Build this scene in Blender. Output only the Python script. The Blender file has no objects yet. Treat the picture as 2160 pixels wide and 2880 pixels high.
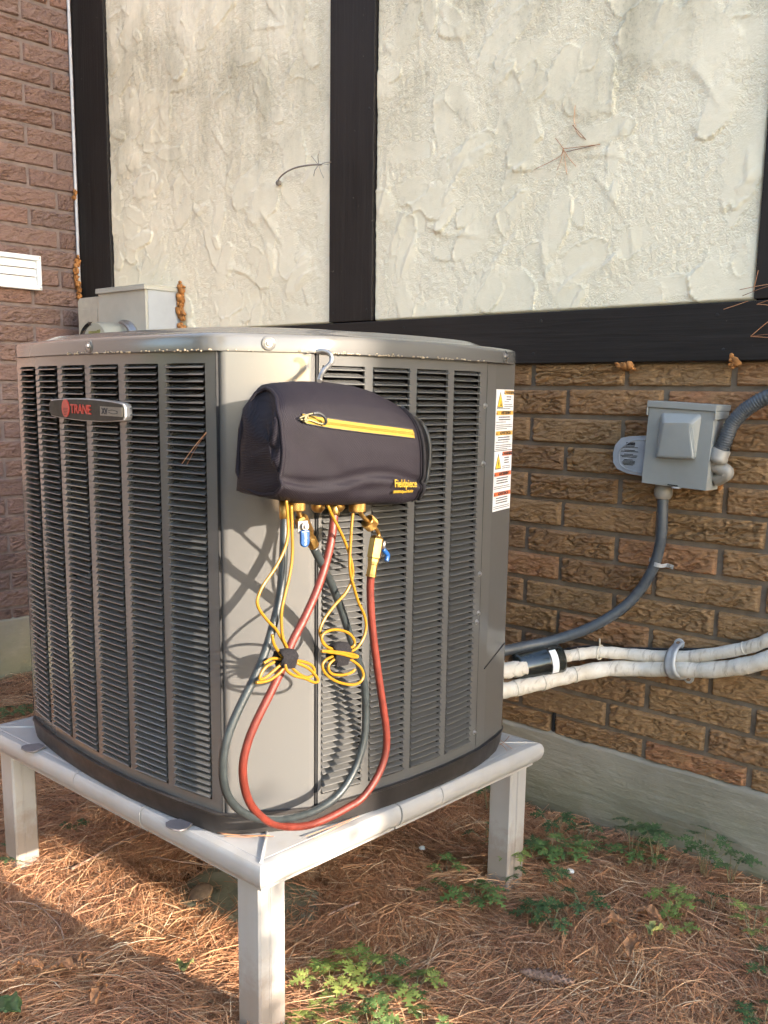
import bpy, bmesh, math, random
import numpy as np
from mathutils import Vector, Matrix

# ------------------------------------------------------------------ camera, sky, sun, exposure
SC = bpy.context.scene
COL = SC.collection
cam_d = bpy.data.cameras.new('camera'); cam = bpy.data.objects.new('camera', cam_d); COL.objects.link(cam)
cam_d.sensor_fit = 'VERTICAL'; cam_d.sensor_height = 36.0; cam_d.sensor_width = 27.0
cam_d.lens = 34.330; cam_d.shift_y = 0.05556; cam_d.clip_start = 0.02; cam_d.clip_end = 800
rt = Vector((0.73638662, 0.67640638, 0.01446195)); up = Vector((-0.12852381, 0.11887027, 0.98455649)); fw = Vector((-0.6642412, 0.72687294, -0.1744688))
mw = Matrix.Identity(4)
for i in range(3):
    mw[i][0] = rt[i]; mw[i][1] = up[i]; mw[i][2] = -fw[i]
mw[2][3] = 1.182
cam.matrix_world = mw
SC.camera = cam

SUN_DIR = Vector((1.0, 0.118, 0.285)).normalized()           # towards the sun
elev = math.asin(SUN_DIR.z); azim = math.atan2(SUN_DIR.x, SUN_DIR.y)
world = bpy.data.worlds.new('World'); SC.world = world; world.use_nodes = True
wt = world.node_tree; wt.nodes.clear()
wo = wt.nodes.new('ShaderNodeOutputWorld'); bg = wt.nodes.new('ShaderNodeBackground'); sky = wt.nodes.new('ShaderNodeTexSky')
sky.sky_type = 'NISHITA'; sky.sun_disc = False; sky.sun_elevation = elev; sky.sun_rotation = azim
sky.air_density = 1.0; sky.dust_density = 1.4; sky.ozone_density = 1.0; sky.altitude = 100
bg.inputs['Strength'].default_value = 0.15
wt.links.new(sky.outputs['Color'], bg.inputs['Color']); wt.links.new(bg.outputs['Background'], wo.inputs['Surface'])
sun_d = bpy.data.lights.new('sun', 'SUN'); sun_d.energy = 3.0; sun_d.angle = math.radians(0.55); sun_d.color = (1.0, 0.87, 0.72)
sun = bpy.data.objects.new('sun', sun_d); COL.objects.link(sun); sun.location = (8, 1, 6)
sun.rotation_euler = SUN_DIR.to_track_quat('Z', 'Y').to_euler()
vs = SC.view_settings
vs.view_transform = 'Standard'; vs.look = 'None'; vs.gamma = 1.0; vs.use_curve_mapping = False; vs.exposure = 2.68
SC.cycles.max_bounces = 6; SC.cycles.diffuse_bounces = 3; SC.cycles.glossy_bounces = 3; SC.cycles.adaptive_threshold = 0.03; SC.cycles.transparent_max_bounces = 12

rng = random.Random(11)
nrng = np.random.default_rng(5)

# ------------------------------------------------------------------ small helpers
def link(o, parent=None):
    COL.objects.link(o)
    if parent is not None: o.parent = parent
    return o
def meshdata(name, verts, faces, smooth=False):
    me = bpy.data.meshes.new(name); me.from_pydata([tuple(v) for v in verts], [], faces); me.update()
    if smooth: me.polygons.foreach_set('use_smooth', [True] * len(me.polygons))
    return me
def empty(name, loc=(0, 0, 0), rot=None):
    o = bpy.data.objects.new(name, None); COL.objects.link(o); o.location = loc; o.empty_display_size = 0.05
    if rot: o.rotation_euler = rot
    return o
def tag(o, label=None, cat=None, group=None, kind=None):
    if label: o['label'] = label
    if cat: o['category'] = cat
    if group: o['group'] = group
    if kind: o['kind'] = kind
    return o
def put(me, name, mat=None, parent=None):
    """link mesh data given in world coordinates as an object under parent (an unrotated Empty or a mesh at its place)"""
    o = bpy.data.objects.new(name, me)
    if mat is not None: me.materials.append(mat)
    COL.objects.link(o)
    if parent is not None:
        o.parent = parent; o.matrix_parent_inverse = world_of(parent).inverted()
    return o
def world_of(o):
    m = o.matrix_basis.copy()
    return (world_of(o.parent) @ o.matrix_parent_inverse @ m) if o.parent else m

class MB:
    def __init__(s): s.v = []; s.f = []; s.sm = []
    def add(s, verts, faces, smooth=False):
        b = len(s.v); s.v += [tuple(v) for v in verts]; s.f += [tuple(i + b for i in f) for f in faces]; s.sm += [smooth] * len(faces); return s
    def box(s, lo, hi, M=None):
        (a, b, c), (d, e, f) = lo, hi
        vs = [(a,b,c),(d,b,c),(d,e,c),(a,e,c),(a,b,f),(d,b,f),(d,e,f),(a,e,f)]
        if M is not None: vs = [M @ Vector(p) for p in vs]
        return s.add(vs, [(0,3,2,1),(4,5,6,7),(0,1,5,4),(1,2,6,5),(2,3,7,6),(3,0,4,7)])
    def tube(s, path, r, n=10, cap=True, closed=False):
        P = [Vector(p) for p in path]; m = len(P)
        rr = r if isinstance(r, (list, tuple)) else [r] * m
        T = []
        for i in range(m):
            if closed: t = P[(i+1) % m] - P[i-1]
            else: t = P[min(i+1, m-1)] - P[max(i-1, 0)]
            T.append(t.normalized() if t.length > 1e-9 else Vector((0,0,1)))
        ref = Vector((0,0,1)) if abs(T[0].z) < .9 else Vector((1,0,0))
        N = T[0].cross(ref).normalized(); vs = []
        for i in range(m):
            N = (N - T[i] * N.dot(T[i]));
            N = N.normalized() if N.length > 1e-6 else T[i].orthogonal().normalized()
            B = T[i].cross(N)
            for k in range(n):
                a = 2 * math.pi * k / n
                vs.append(P[i] + (N * math.cos(a) + B * math.sin(a)) * rr[i])
        fs = []
        for i in range(m if closed else m - 1):
            j = (i + 1) % m
            for k in range(n):
                l = (k + 1) % n; fs.append((i*n+k, i*n+l, j*n+l, j*n+k))
        s.add(vs, fs, True)
        if cap and not closed:
            b = len(s.v) - m * n
            s.f.append(tuple(b + k for k in reversed(range(n)))); s.sm.append(False)
            s.f.append(tuple(b + (m-1)*n + k for k in range(n))); s.sm.append(False)
        return s
    def lathe(s, prof, M, n=24, smooth=True):
        """prof: (radius, height) along local z"""
        vs = []; fs = []
        for (r, h) in prof:
            for k in range(n):
                a = 2*math.pi*k/n; vs.append(M @ Vector((r*math.cos(a), r*math.sin(a), h)))
        for i in range(len(prof)-1):
            for k in range(n):
                l = (k+1) % n; fs.append((i*n+k, i*n+l, (i+1)*n+l, (i+1)*n+k))
        s.add(vs, fs, smooth)
        b = len(s.v) - len(vs)
        s.f.append(tuple(b + k for k in reversed(range(n)))); s.sm.append(False)
        s.f.append(tuple(b + (len(prof)-1)*n + k for k in range(n))); s.sm.append(False)
        return s
    def strip(s, prof, path_frames, closed=False, smooth=False):
        """sweep an open 2-D profile (a, b) through frames (origin, A axis, B axis)"""
        vs = []; n = len(prof)
        for (o, A, B) in path_frames:
            for (a, b) in prof: vs.append(Vector(o) + Vector(A)*a + Vector(B)*b)
        fs = []; m = len(path_frames)
        for i in range(m if closed else m-1):
            j = (i+1) % m
            for k in range(n-1): fs.append((i*n+k, j*n+k, j*n+k+1, i*n+k+1))
        return s.add(vs, fs, smooth)
    def data(s, name):
        me = bpy.data.meshes.new(name); me.from_pydata(s.v, [], s.f); me.update()
        me.polygons.foreach_set('use_smooth', s.sm); return me
    def build(s, name, mat, parent=None, bevel=0, seg=2):
        o = put(s.data(name), name, mat, parent)
        if bevel:
            b = o.modifiers.new('bevel', 'BEVEL'); b.width = bevel; b.segments = seg; b.limit_method = 'ANGLE'; b.angle_limit = math.radians(40)
            b.harden_normals = False
        return o
def frame(loc, z, x=None):
    z = Vector(z).normalized(); x = Vector(x) if x is not None else z.orthogonal()
    x = (x - z * x.dot(z)).normalized(); y = z.cross(x)
    m = Matrix.Identity(4)
    for i in range(3): m[i][0] = x[i]; m[i][1] = y[i]; m[i][2] = z[i]; m[i][3] = loc[i]
    return m
def spline(pts, n=8):
    """Catmull-Rom through the points"""
    P = [Vector(p) for p in pts]; P = [P[0]*2 - P[1]] + P + [P[-1]*2 - P[-2]]; out = []
    for i in range(1, len(P)-2):
        a, b, c, d = P[i-1:i+3]
        for k in range(n):
            t = k / n
            out.append(0.5*((2*b) + (c-a)*t + (2*a-5*b+4*c-d)*t*t + (3*b-a-3*c+d)*t**3))
    out.append(P[-2]); return out
def smooth_line(pts, it=2):
    P = [Vector(p) for p in pts]
    for _ in range(it):
        P = [P[0]] + [(P[i-1] + P[i]*2 + P[i+1]) / 4 for i in range(1, len(P)-1)] + [P[-1]]
    return P

_lat = {}
def vnoise(x, y, seed=0):
    """value noise on numpy arrays, 0..1"""
    if seed not in _lat: _lat[seed] = np.random.default_rng(seed + 1000).random((256, 256))
    L = _lat[seed]; xi = np.floor(x).astype(int); yi = np.floor(y).astype(int); fx = x - xi; fy = y - yi
    fx = fx*fx*(3-2*fx); fy = fy*fy*(3-2*fy); a = xi & 255; b = yi & 255; a1 = (xi+1) & 255; b1 = (yi+1) & 255
    return (L[b,a]*(1-fx) + L[b,a1]*fx)*(1-fy) + (L[b1,a]*(1-fx) + L[b1,a1]*fx)*fy
def fbm(x, y, seed=0, o=4):
    t = 0; s = 0; a = 1.0
    for k in range(o): t = t + a*vnoise(x*2**k + 17.3*k, y*2**k + 5.1*k, seed+k); s += a; a *= .5
    return t / s
def grid_mesh(name, P, smooth=True):
    """P: (rows, cols, 3) numpy array"""
    h, w = P.shape[:2]; me = bpy.data.meshes.new(name)
    me.vertices.add(h*w); me.vertices.foreach_set('co', P.reshape(-1).astype(np.float32))
    i = np.arange((h-1)*(w-1)); r = i // (w-1); c = i % (w-1); a = r*w + c
    q = np.stack([a, a+1, a+w+1, a+w], 1).astype(np.int32)
    n = len(q); me.loops.add(n*4); me.loops.foreach_set('vertex_index', q.reshape(-1))
    me.polygons.add(n); me.polygons.foreach_set('loop_start', np.arange(0, n*4, 4, dtype=np.int32)); me.polygons.foreach_set('loop_total', np.full(n, 4, np.int32))
    me.polygons.foreach_set('use_smooth', np.full(n, smooth)); me.update(calc_edges=True); return me
def quads_mesh(name, V, Q, smooth=False):
    me = bpy.data.meshes.new(name); me.vertices.add(len(V)); me.vertices.foreach_set('co', np.asarray(V, np.float32).reshape(-1))
    Q = np.asarray(Q, np.int32); n, k = Q.shape; me.loops.add(n*k); me.loops.foreach_set('vertex_index', Q.reshape(-1))
    me.polygons.add(n); me.polygons.foreach_set('loop_start', np.arange(0, n*k, k, dtype=np.int32)); me.polygons.foreach_set('loop_total', np.full(n, k, np.int32))
    me.polygons.foreach_set('use_smooth', np.full(n, smooth)); me.update(calc_edges=True); return me

# ------------------------------------------------------------------ materials
class NT:
    def __init__(s, name):
        s.m = bpy.data.materials.new(name); s.m.use_nodes = True; s.t = s.m.node_tree; s.b = s.t.nodes['Principled BSDF']; s.out = s.t.nodes['Material Output']
    def n(s, typ, **kw):
        d = s.t.nodes.new('ShaderNode' + typ)
        for k, v in kw.items():
            if k in d.inputs.keys() if hasattr(d.inputs, 'keys') else False: d.inputs[k].default_value = v
            else: setattr(d, k, v)
        return d
    def l(s, a, b): s.t.links.new(a, b)
    def coord(s, kind='Object', scale=(1,1,1), rot=(0,0,0)):
        c = s.n('TexCoord'); m = s.n('Mapping'); s.l(c.outputs[kind], m.inputs['Vector']); m.inputs['Scale'].default_value = scale; m.inputs['Rotation'].default_value = rot; return m.outputs['Vector']
    def noise(s, vec, scale, detail=4, rough=.55, dist=0.0):
        d = s.n('TexNoise'); s.l(vec, d.inputs['Vector']); d.inputs['Scale'].default_value = scale; d.inputs['Detail'].default_value = detail; d.inputs['Roughness'].default_value = rough; d.inputs['Distortion'].default_value = dist; return d.outputs['Fac']
    def ramp(s, fac, stops, interp='LINEAR'):
        d = s.n('ValToRGB'); s.l(fac, d.inputs['Fac']); e = d.color_ramp.elements; d.color_ramp.interpolation = interp
        while len(e) < len(stops): e.new(.5)
        for i, (p, c) in enumerate(stops): e[i].position = p; e[i].color = (*c, 1) if len(c) == 3 else c
        return d.outputs['Color']
    def mix(s, fac, a, b, mode='MIX'):
        d = s.n('Mix', data_type='RGBA', blend_type=mode)
        for sock, val in ((d.inputs[0], fac), (d.inputs[6], a), (d.inputs[7], b)):
            if isinstance(val, (int, float)): sock.default_value = val
            elif isinstance(val, tuple): sock.default_value = (*val, 1) if len(val) == 3 else val
            else: s.l(val, sock)
        return d.outputs[2]
    def math(s, op, a, b=None, c=None):
        d = s.n('Math', operation=op)
        for i, v in enumerate((a, b, c)):
            if v is None: continue
            if isinstance(v, (int, float)): d.inputs[i].default_value = v
            else: s.l(v, d.inputs[i])
        return d.outputs[0]
    def bump(s, h, strength=.3, dist=.002):
        d = s.n('Bump'); s.l(h, d.inputs['Height']); d.inputs['Strength'].default_value = strength; d.inputs['Distance'].default_value = dist
        s.l(d.outputs['Normal'], s.b.inputs['Normal']); return d
    def set(s, color=None, rough=None, metal=None, spec=None, coat=None, sheen=None):
        for k, v in (('Base Color', color), ('Roughness', rough), ('Metallic', metal), ('Specular IOR Level', spec), ('Coat Weight', coat), ('Sheen Weight', sheen)):
            if v is None: continue
            if isinstance(v, (int, float)): s.b.inputs[k].default_value = v
            elif isinstance(v, tuple): s.b.inputs[k].default_value = (*v, 1)
            else: s.l(v, s.b.inputs[k])
        return s
MT = {}
def simple(name, col, rough=.5, metal=0.0, spec=.5, var=.12, scale=30, bump=0, bscale=200, coat=0):
    t = NT(name); v = t.coord(); n = t.noise(v, scale)
    c2 = tuple(max(0, c*(1-var)) for c in col); c1 = tuple(min(1, c*(1+var)) for c in col)
    t.set(t.ramp(n, [(.3, c2), (.7, c1)]), metal=metal, spec=spec, coat=coat)
    r = t.ramp(t.noise(v, scale*2.3, 3), [(.3, (max(0, rough-.07),)*3), (.7, (min(1, rough+.07),)*3)]); t.l(r, t.b.inputs['Roughness'])
    if bump: t.bump(t.noise(v, bscale, 5), bump, .0015)
    MT[name] = t.m; return t.m

def mat_paint(name, base, dusty=.35):
    """baked enamel on sheet steel: faint ripples, a film of dust, a few specks"""
    t = NT(name); v = t.coord(); big = t.noise(v, 3.2, 2, .45)
    speck = t.ramp(t.noise(v, 330, 2, .5), [(.71, (0,0,0)), (.77, (1,1,1))])
    c = t.mix(t.math('MULTIPLY', t.ramp(big, [(0, (0,0,0)), (1, (1,1,1))], 'EASE'), dusty), base, (.30, .25, .18)); c = t.mix(t.math('MULTIPLY', speck, .10), c, (.4, .36, .3))
    t.set(c, spec=.5, coat=.3); t.l(t.ramp(big, [(0, (.10,)*3), (1, (.26,)*3)], 'EASE'), t.b.inputs['Roughness']); t.b.inputs['Coat Roughness'].default_value = .12
    t.bump(t.noise(v, 5, 0, .4), .12, .004)
    MT[name] = t.m; return t.m
mat_paint('paint', (.103, .102, .100), .02)
mat_paint('paint_top', (.105, .104, .102), .06)
simple('base_pan', (.026, .023, .022), .5, 0, .5, .3, 18, .3, 60)
simple('dark_inside', (.012, .012, .013), .8)
simple('coil_fin', (.006, .006, .0065), .85, 0, .1)
simple('steel', (.36, .35, .34), .4, .9, .5, .1, 90)
simple('brass', (.34, .205, .065), .36, .95, .5, .15, 80)
simple('rust', (.20, .13, .08), .8, 0, .3, .5, 60, .5, 200)

def mat_stand():
    t = NT('vinyl'); v = t.coord(); v2 = t.coord('Object', (30, 30, 2))
    st = t.ramp(t.noise(v2, 1, 5), [(.5, (0,0,0)), (.8, (1,1,1))]); big = t.noise(v, 6, 5)
    speck = t.ramp(t.noise(v, 160, 2), [(.72, (0,0,0)), (.78, (1,1,1))])
    c = t.ramp(big, [(.3, (.345, .338, .33)), (.75, (.42, .413, .405))]); c = t.mix(t.math('MULTIPLY', st, .3), c, (.33, .28, .22)); c = t.mix(t.math('MULTIPLY', speck, .25), c, (.2, .16, .12))
    sep = t.n('SeparateXYZ'); t.l(v, sep.inputs[0]); mud = t.math('MULTIPLY', t.ramp(t.math('ADD', sep.outputs['Z'], t.math('MULTIPLY', t.noise(v, 30, 5, .7), -.22)), [(0, (1,1,1)), (.08, (0,0,0))]), .5); c = t.mix(mud, c, (.20, .13, .08)); t.set(c, .30, 0, .5); t.bump(t.noise(v, 40, 3), .12, .002); MT['vinyl'] = t.m
mat_stand()

def mat_brick(name, cols):
    t = NT(name); v = t.coord(); oi = t.n('ObjectInfo'); sep = t.n('SeparateXYZ')
    off = t.n('VectorMath', operation='ADD'); t.l(v, off.inputs[0]); com = t.n('CombineXYZ'); t.l(t.math('MULTIPLY', oi.outputs['Random'], 37.0), com.inputs[0]); t.l(t.math('MULTIPLY', oi.outputs['Random'], 13.0), com.inputs[2]); t.l(com.outputs[0], off.inputs[1])
    mp = t.n('Mapping'); t.l(off.outputs[0], mp.inputs['Vector']); mp.inputs['Scale'].default_value = (1, 1, 4.2)
    base = t.ramp(oi.outputs['Random'], cols, 'LINEAR')
    blot = t.noise(off.outputs[0], 14, 4); grain = t.noise(mp.outputs['Vector'], 60, 6, .65, 1.2)
    c = t.mix(t.ramp(blot, [(.35, (0,0,0)), (.65, (.55,)*3)]), base, cols[len(cols)//2][1])
    c = t.mix(t.ramp(grain, [(.3, (.6,)*3), (.62, (0,0,0))]), c, tuple(k*.55 for k in cols[0][1]))
    t.set(c, .9, 0, .2); t.bump(t.math('ADD', grain, t.math('MULTIPLY', t.noise(off.outputs[0], 420, 3), .35)), .7, .006); MT[name] = t.m
mat_brick('brick_tan', [(0, (.245, .135, .072)), (.3, (.345, .198, .100)), (.55, (.39, .235, .115)), (.8, (.32, .20, .104)), (1, (.41, .19, .10))])
mat_brick('brick_brown', [(0, (.155, .104, .093)), (.3, (.21, .135, .118)), (.6, (.24, .158, .135)), (.85, (.185, .132, .122)), (1, (.31, .175, .135))])
simple('mortar_tan', (.175, .138, .105), .95, 0, .2, .2, 25, .5, 300)
simple('mortar_brown', (.17, .135, .128), .95, 0, .2, .2, 25, .5, 300)

def mat_concrete():
    t = NT('concrete'); v = t.coord(); v2 = t.coord('Object', (2.0, 2.0, 22))
    big = t.noise(v, 3.5, 6); brush = t.noise(v2, 5, 6, .6, .6); sep = t.n('SeparateXYZ'); t.l(v, sep.inputs[0])
    moss = t.math('MULTIPLY', t.ramp(t.noise(v, 8, 5), [(.28, (0,0,0)), (.55, (1,1,1))]), t.ramp(t.math('ADD', sep.outputs['Z'], t.math('MULTIPLY', big, .10)), [(.0, (1,1,1)), (.30, (0,0,0))]))
    c = t.ramp(big, [(.3, (.25, .225, .18)), (.7, (.335, .305, .245))]); c = t.mix(t.math('MULTIPLY', moss, .9), c, (.145, .145, .075))
    t.set(c, .92, 0, .2); t.bump(t.math('ADD', brush, t.math('MULTIPLY', t.noise(v, 90, 5), .9)), .45, .006); MT['concrete'] = t.m
mat_concrete()

def mat_stucco():
    t = NT('stucco'); v = t.coord(); v2 = t.coord('Object', (7, 7, .9)); sep = t.n('SeparateXYZ'); t.l(v, sep.inputs[0])
    streak = t.noise(v2, 1.2, 6, .62); blot = t.noise(v, 4.2, 6, .6, .4); fine = t.noise(v, 120, 5, .7)
    height = t.ramp(t.math('ADD', t.math('SUBTRACT', sep.outputs['Z'], 1.55), t.math('MULTIPLY', blot, .5)), [(.3, (.0,)*3), (1.0, (1,)*3)])
    stain = t.math('MULTIPLY', t.ramp(t.math('ADD', t.math('MULTIPLY', streak, .6), t.math('MULTIPLY', blot, .5)), [(.47, (0,0,0)), (.72, (1,1,1))]), height)
    speck = t.math('MULTIPLY', t.ramp(fine, [(.52, (0,0,0)), (.66, (1,1,1))]), t.ramp(blot, [(.45, (0,0,0)), (.7, (1,1,1))]))
    c = t.ramp(t.noise(v, 2.2, 4), [(.3, (.81, .745, .575)), (.7, (.86, .80, .64))])
    c = t.mix(t.math('MULTIPLY', stain, .72), c, (.34, .315, .22)); c = t.mix(t.math('MULTIPLY', t.math('MULTIPLY', speck, height), .55), c, (.22, .21, .16))
    t.set(c, .85, 0, .25); at_ = t.n('Attribute'); at_.attribute_name = 'pebble'; t.bump(t.math('ADD', t.math('MULTIPLY', t.noise(v, 210, 3, .6), t.math('ADD', t.math('MULTIPLY', at_.outputs['Fac'], 1.6), .22)), t.math('MULTIPLY', t.noise(v, 60, 3), .3)), .55, .0035); MT['stucco'] = t.m
mat_stucco()
def mat_timber(name, grain):
    """dark stained boards with weathered grain and small chips"""
    t = NT(name); v = t.coord(); g = t.coord('Object', grain)
    gr = t.noise(g, 1, 6, .65, .8); big = t.noise(v, 3, 4)
    c = t.ramp(gr, [(.3, (.0095, .008, .0078)), (.62, (.019, .0165, .0155)), (.8, (.036, .031, .029))]); c = t.mix(t.ramp(big, [(.4, (0,0,0)), (.75, (.5,)*3)]), c, (.030, .026, .025))
    chip = t.ramp(t.noise(v, 70, 3), [(.735, (0,0,0)), (.76, (1,1,1))]); c = t.mix(t.math('MULTIPLY', chip, .7), c, (.13, .11, .095))
    t.set(c, .62, 0, .25); t.bump(gr, .5, .003); MT[name] = t.m
mat_timber('timber', (70, 70, 2.5)); mat_timber('timber_level', (2.5, 70, 70))
simple('white_plastic', (.72, .74, .77), .4)
simple('grey_enamel', (.25, .26, .25), .38, 0, .5, .08, 9, .06, 60)
simple('meter_grey', (.40, .40, .36), .4, 0, .5, .1, 8)
simple('meter_side', (.37, .40, .44), .4, 0, .5, .1, 8)
simple('beige_plastic', (.50, .46, .38), .45)
simple('hood_plastic', (.27, .29, .32), .45)
simple('conduit', (.055, .064, .075), .42, 0, .5, .15, 40)
simple('fitting_grey', (.24, .225, .20), .4)
simple('strap_metal', (.40, .41, .42), .42, .15)
simple('black_paint', (.010, .013, .012), .22, 0, .6, .2, 30, 0, 0, .4)
simple('foam', (.33, .145, .045), .85, 0, .3, .35, 40, .8, 90)
simple('cable_grey', (.42, .43, .47), .5)
simple('black_rubber', (.028, .030, .032), .45, 0, .5, .3, 60)
simple('hose_dark', (.022, .028, .030), .42, 0, .5, .3, 55, .25, 500)
simple('hose_red', (.115, .0185, .0115), .48, 0, .45, .22, 45, .25, 500)
simple('cable_yellow', (.235, .118, .008), .35, 0, .5, .08, 60)
simple('zip_yellow', (.21, .135, .012), .6, 0, .4, .1, 200, .4, 900)
simple('blue_vinyl', (.008, .055, .19), .35)
simple('velcro', (.014, .013, .015), .95, 0, .2, .4, 300, .9, 700)
simple('white_ink', (.78, .78, .78), .6)
simple('yellow_ink', (.26, .165, .012), .6)
simple('red_badge', (.40, .030, .020), .35)
simple('badge_grey', (.032, .031, .026), .55, 0, .2)
simple('badge_edge', (.30, .30, .31), .35, .3)
simple('badge_plate', (.17, .155, .125), .5)
simple('ink', (.025, .025, .03), .7)
simple('label_white', (.78, .78, .80), .45)
simple('label_orange', (.82, .38, .04), .45)
simple('label_amber', (.85, .45, .06), .45)
simple('label_red', (.78, .16, .04), .45)
simple('label_yellow', (.85, .58, .04), .45)
simple('bark', (.12, .075, .05), .9, 0, .2, .4, 20, .8, 40)
simple('twig', (.33, .21, .15), .85, 0, .2, .3, 60)
simple('cone', (.30, .19, .14), .85, 0, .2, .35, 60)
simple('clip_grey', (.15, .138, .145), .5)
simple('dry_leaf', (.30, .15, .075), .7, 0, .3, .4, 40, .4, 150)
simple('pale_leaf', (.27, .27, .095), .65, 0, .3, .4, 40, .4, 150)
simple('pebble', (.72, .69, .64), .7)
simple('soil', (.12, .070, .046), 1.0, 0, .1, .5, 30, 1.0, 120)
simple('stem', (.20, .17, .09), .7)
simple('dead_stem', (.24, .21, .18), .8)
def mat_weave():
    t = NT('nylon'); v = t.coord('Object', (1,1,1)); 
    def wave(rot):
        mp = t.n('Mapping'); t.l(v, mp.inputs['Vector']); mp.inputs['Rotation'].default_value = rot; w = t.n('TexWave', wave_type='BANDS', bands_direction='Z'); t.l(mp.outputs['Vector'], w.inputs['Vector']); w.inputs['Scale'].default_value = 150; return w.outputs['Fac']
    h = t.math('ADD', wave((math.radians(32), 0, 0)), t.math('MULTIPLY', wave((math.radians(-52), 0, 0)), .7))
    c = t.ramp(t.noise(v, 25, 4), [(.3, (.0042, .0032, .0050)), (.7, (.0068, .0052, .0080))]); c = t.mix(t.ramp(h, [(.2, (0,0,0)), (1.4, (.5,)*3)]), c, (.0165, .0125, .0190))
    t.set(c, .58, 0, .22, sheen=.0); t.bump(h, .45, .0012); MT['nylon'] = t.m
mat_weave()
def mat_wrap():
    t = NT('pipe_wrap'); v = t.coord(); 
    ch = t.n('TexChecker'); t.l(v, ch.inputs['Vector']); ch.inputs['Scale'].default_value = 420
    n = t.noise(v, 26, 5, .6); d = t.ramp(t.noise(t.coord('Object', (60, 12, 12)), 2, 5, .65), [(.54, (0,0,0)), (.70, (1,1,1))])
    c = t.ramp(n, [(.3, (.55, .49, .40)), (.65, (.68, .64, .575))]); c = t.mix(t.math('MULTIPLY', d, .75), c, (.27, .22, .17))
    t.set(c, .7, 0, .3); t.bump(t.math('ADD', t.math('MULTIPLY', ch.outputs['Fac'], .5), n), .35, .002); MT['pipe_wrap'] = t.m
mat_wrap()
def mat_glass():
    t = NT('meter_glass'); t.set((.93, .95, .92), .03, 0, .5); t.b.inputs['Transmission Weight'].default_value = 1.0; t.b.inputs['IOR'].default_value = 1.2; MT['meter_glass'] = t.m
mat_glass()
def mat_needles():
    t = NT('needle'); g = t.n('NewGeometry'); v = t.coord()
    c = t.ramp(g.outputs['Random Per Island'], [(0, (.19, .083, .038)), (.2, (.38, .170, .078)), (.5, (.56, .275, .130)), (.8, (.65, .375, .195)), (.95, (.69, .48, .29)), (1, (.70, .57, .40))])
    c = t.mix(t.ramp(t.noise(v, 5, 4), [(.38, (.5,)*3), (.62, (0,0,0))]), c, (.36, .18, .11))
    t.set(c, .6, 0, .35); MT['needle'] = t.m
mat_needles()
def mat_leaf(name, a, b, trans=.25):
    t = NT(name); oi = t.n('ObjectInfo'); v = t.coord(); c = t.ramp(t.math('ADD', t.math('MULTIPLY', oi.outputs['Random'], .6), t.math('MULTIPLY', t.noise(v, 30, 3), .4)), [(.15, a), (.85, b)])
    t.set(c, .5, 0, .35); tr = t.n('BsdfTranslucent'); t.l(c, tr.inputs['Color']); ms = t.n('MixShader'); ms.inputs[0].default_value = trans
    t.l(t.b.outputs[0], ms.inputs[1]); t.l(tr.outputs[0], ms.inputs[2]); t.l(ms.outputs[0], t.out.inputs['Surface']); MT[name] = t.m
mat_leaf('herb_leaf', (.095, .175, .055), (.17, .24, .075))
mat_leaf('herb_leaf_dark', (.055, .105, .042), (.095, .145, .055))
mat_leaf('herb_leaf_bright', (.18, .25, .065), (.29, .33, .09))
mat_leaf('bush_leaf', (.13, .12, .025), (.34, .25, .05), .4)
mat_leaf('tree_leaf', (.06, .10, .025), (.20, .18, .035), .35)

def text_mesh(txt, size, mat, name, parent, M, shear=0, bold=0, align='CENTER', sx=1.0, ext=.0004):
    cu = bpy.data.curves.new(name, 'FONT'); cu.body = txt; cu.size = size; cu.align_x = align; cu.align_y = 'CENTER'; cu.shear = shear; cu.offset = bold; cu.extrude = ext; cu.resolution_u = 3
    tmp = bpy.data.objects.new('tmp', cu); COL.objects.link(tmp)
    dg = bpy.context.evaluated_depsgraph_get(); me = bpy.data.meshes.new_from_object(tmp.evaluated_get(dg)); bpy.data.objects.remove(tmp); bpy.data.curves.remove(cu)
    me.transform(M @ Matrix.Diagonal((sx, 1, 1, 1))); me.materials.clear()
    me.name = name; return put(me, name, mat, parent)

# ------------------------------------------------------------------ the setting: ground
XL, YB, YT, YS = -3.818, 2.28, 2.262, 2.274        # side wall plane, brick face, timber face, stucco base plane
def gh(x, y):
    x = np.asarray(x, float); y = np.asarray(y, float)
    z = (fbm(x*2.3+40, y*2.3+40, 3, 3)-.5)*.05 + (fbm(x*9+7, y*9+3, 9, 2)-.5)*.016
    z = z + .028*np.exp(-((x+1.15)**2+(y-1.9)**2)/.12) + .02*np.clip((y-1.9)/.4, 0, 1)*np.exp(-((x+.9)/1.2)**2)
    near = np.exp(-(((x+1.7)/1.4)**2+((y-1.5)/1.2)**2)*.5)
    return z*(.35+.65*near) - .006
def ghs(x, y): return float(gh(np.array([x]), np.array([y]))[0])
gx = np.concatenate([[-160, -60, -25, -10, -6], np.arange(-4.2, 1.01, .04), [2, 4, 8, 20, 60, 160]])
gy = np.concatenate([[-160, -60, -20, -8, -3, -1], np.arange(-.4, 2.61, .04), [4, 10, 30, 160]])
GX, GY = np.meshgrid(gx, gy); GZ = gh(GX, GY); GZ = np.where((GX < -4.3) | (GX > 1.05) | (GY < -.5) | (GY > 2.7), -.01, GZ)
ground = put(grid_mesh('ground', np.stack([GX, GY, GZ], 2)), 'ground', MT['soil']); tag(ground, kind='structure')

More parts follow.
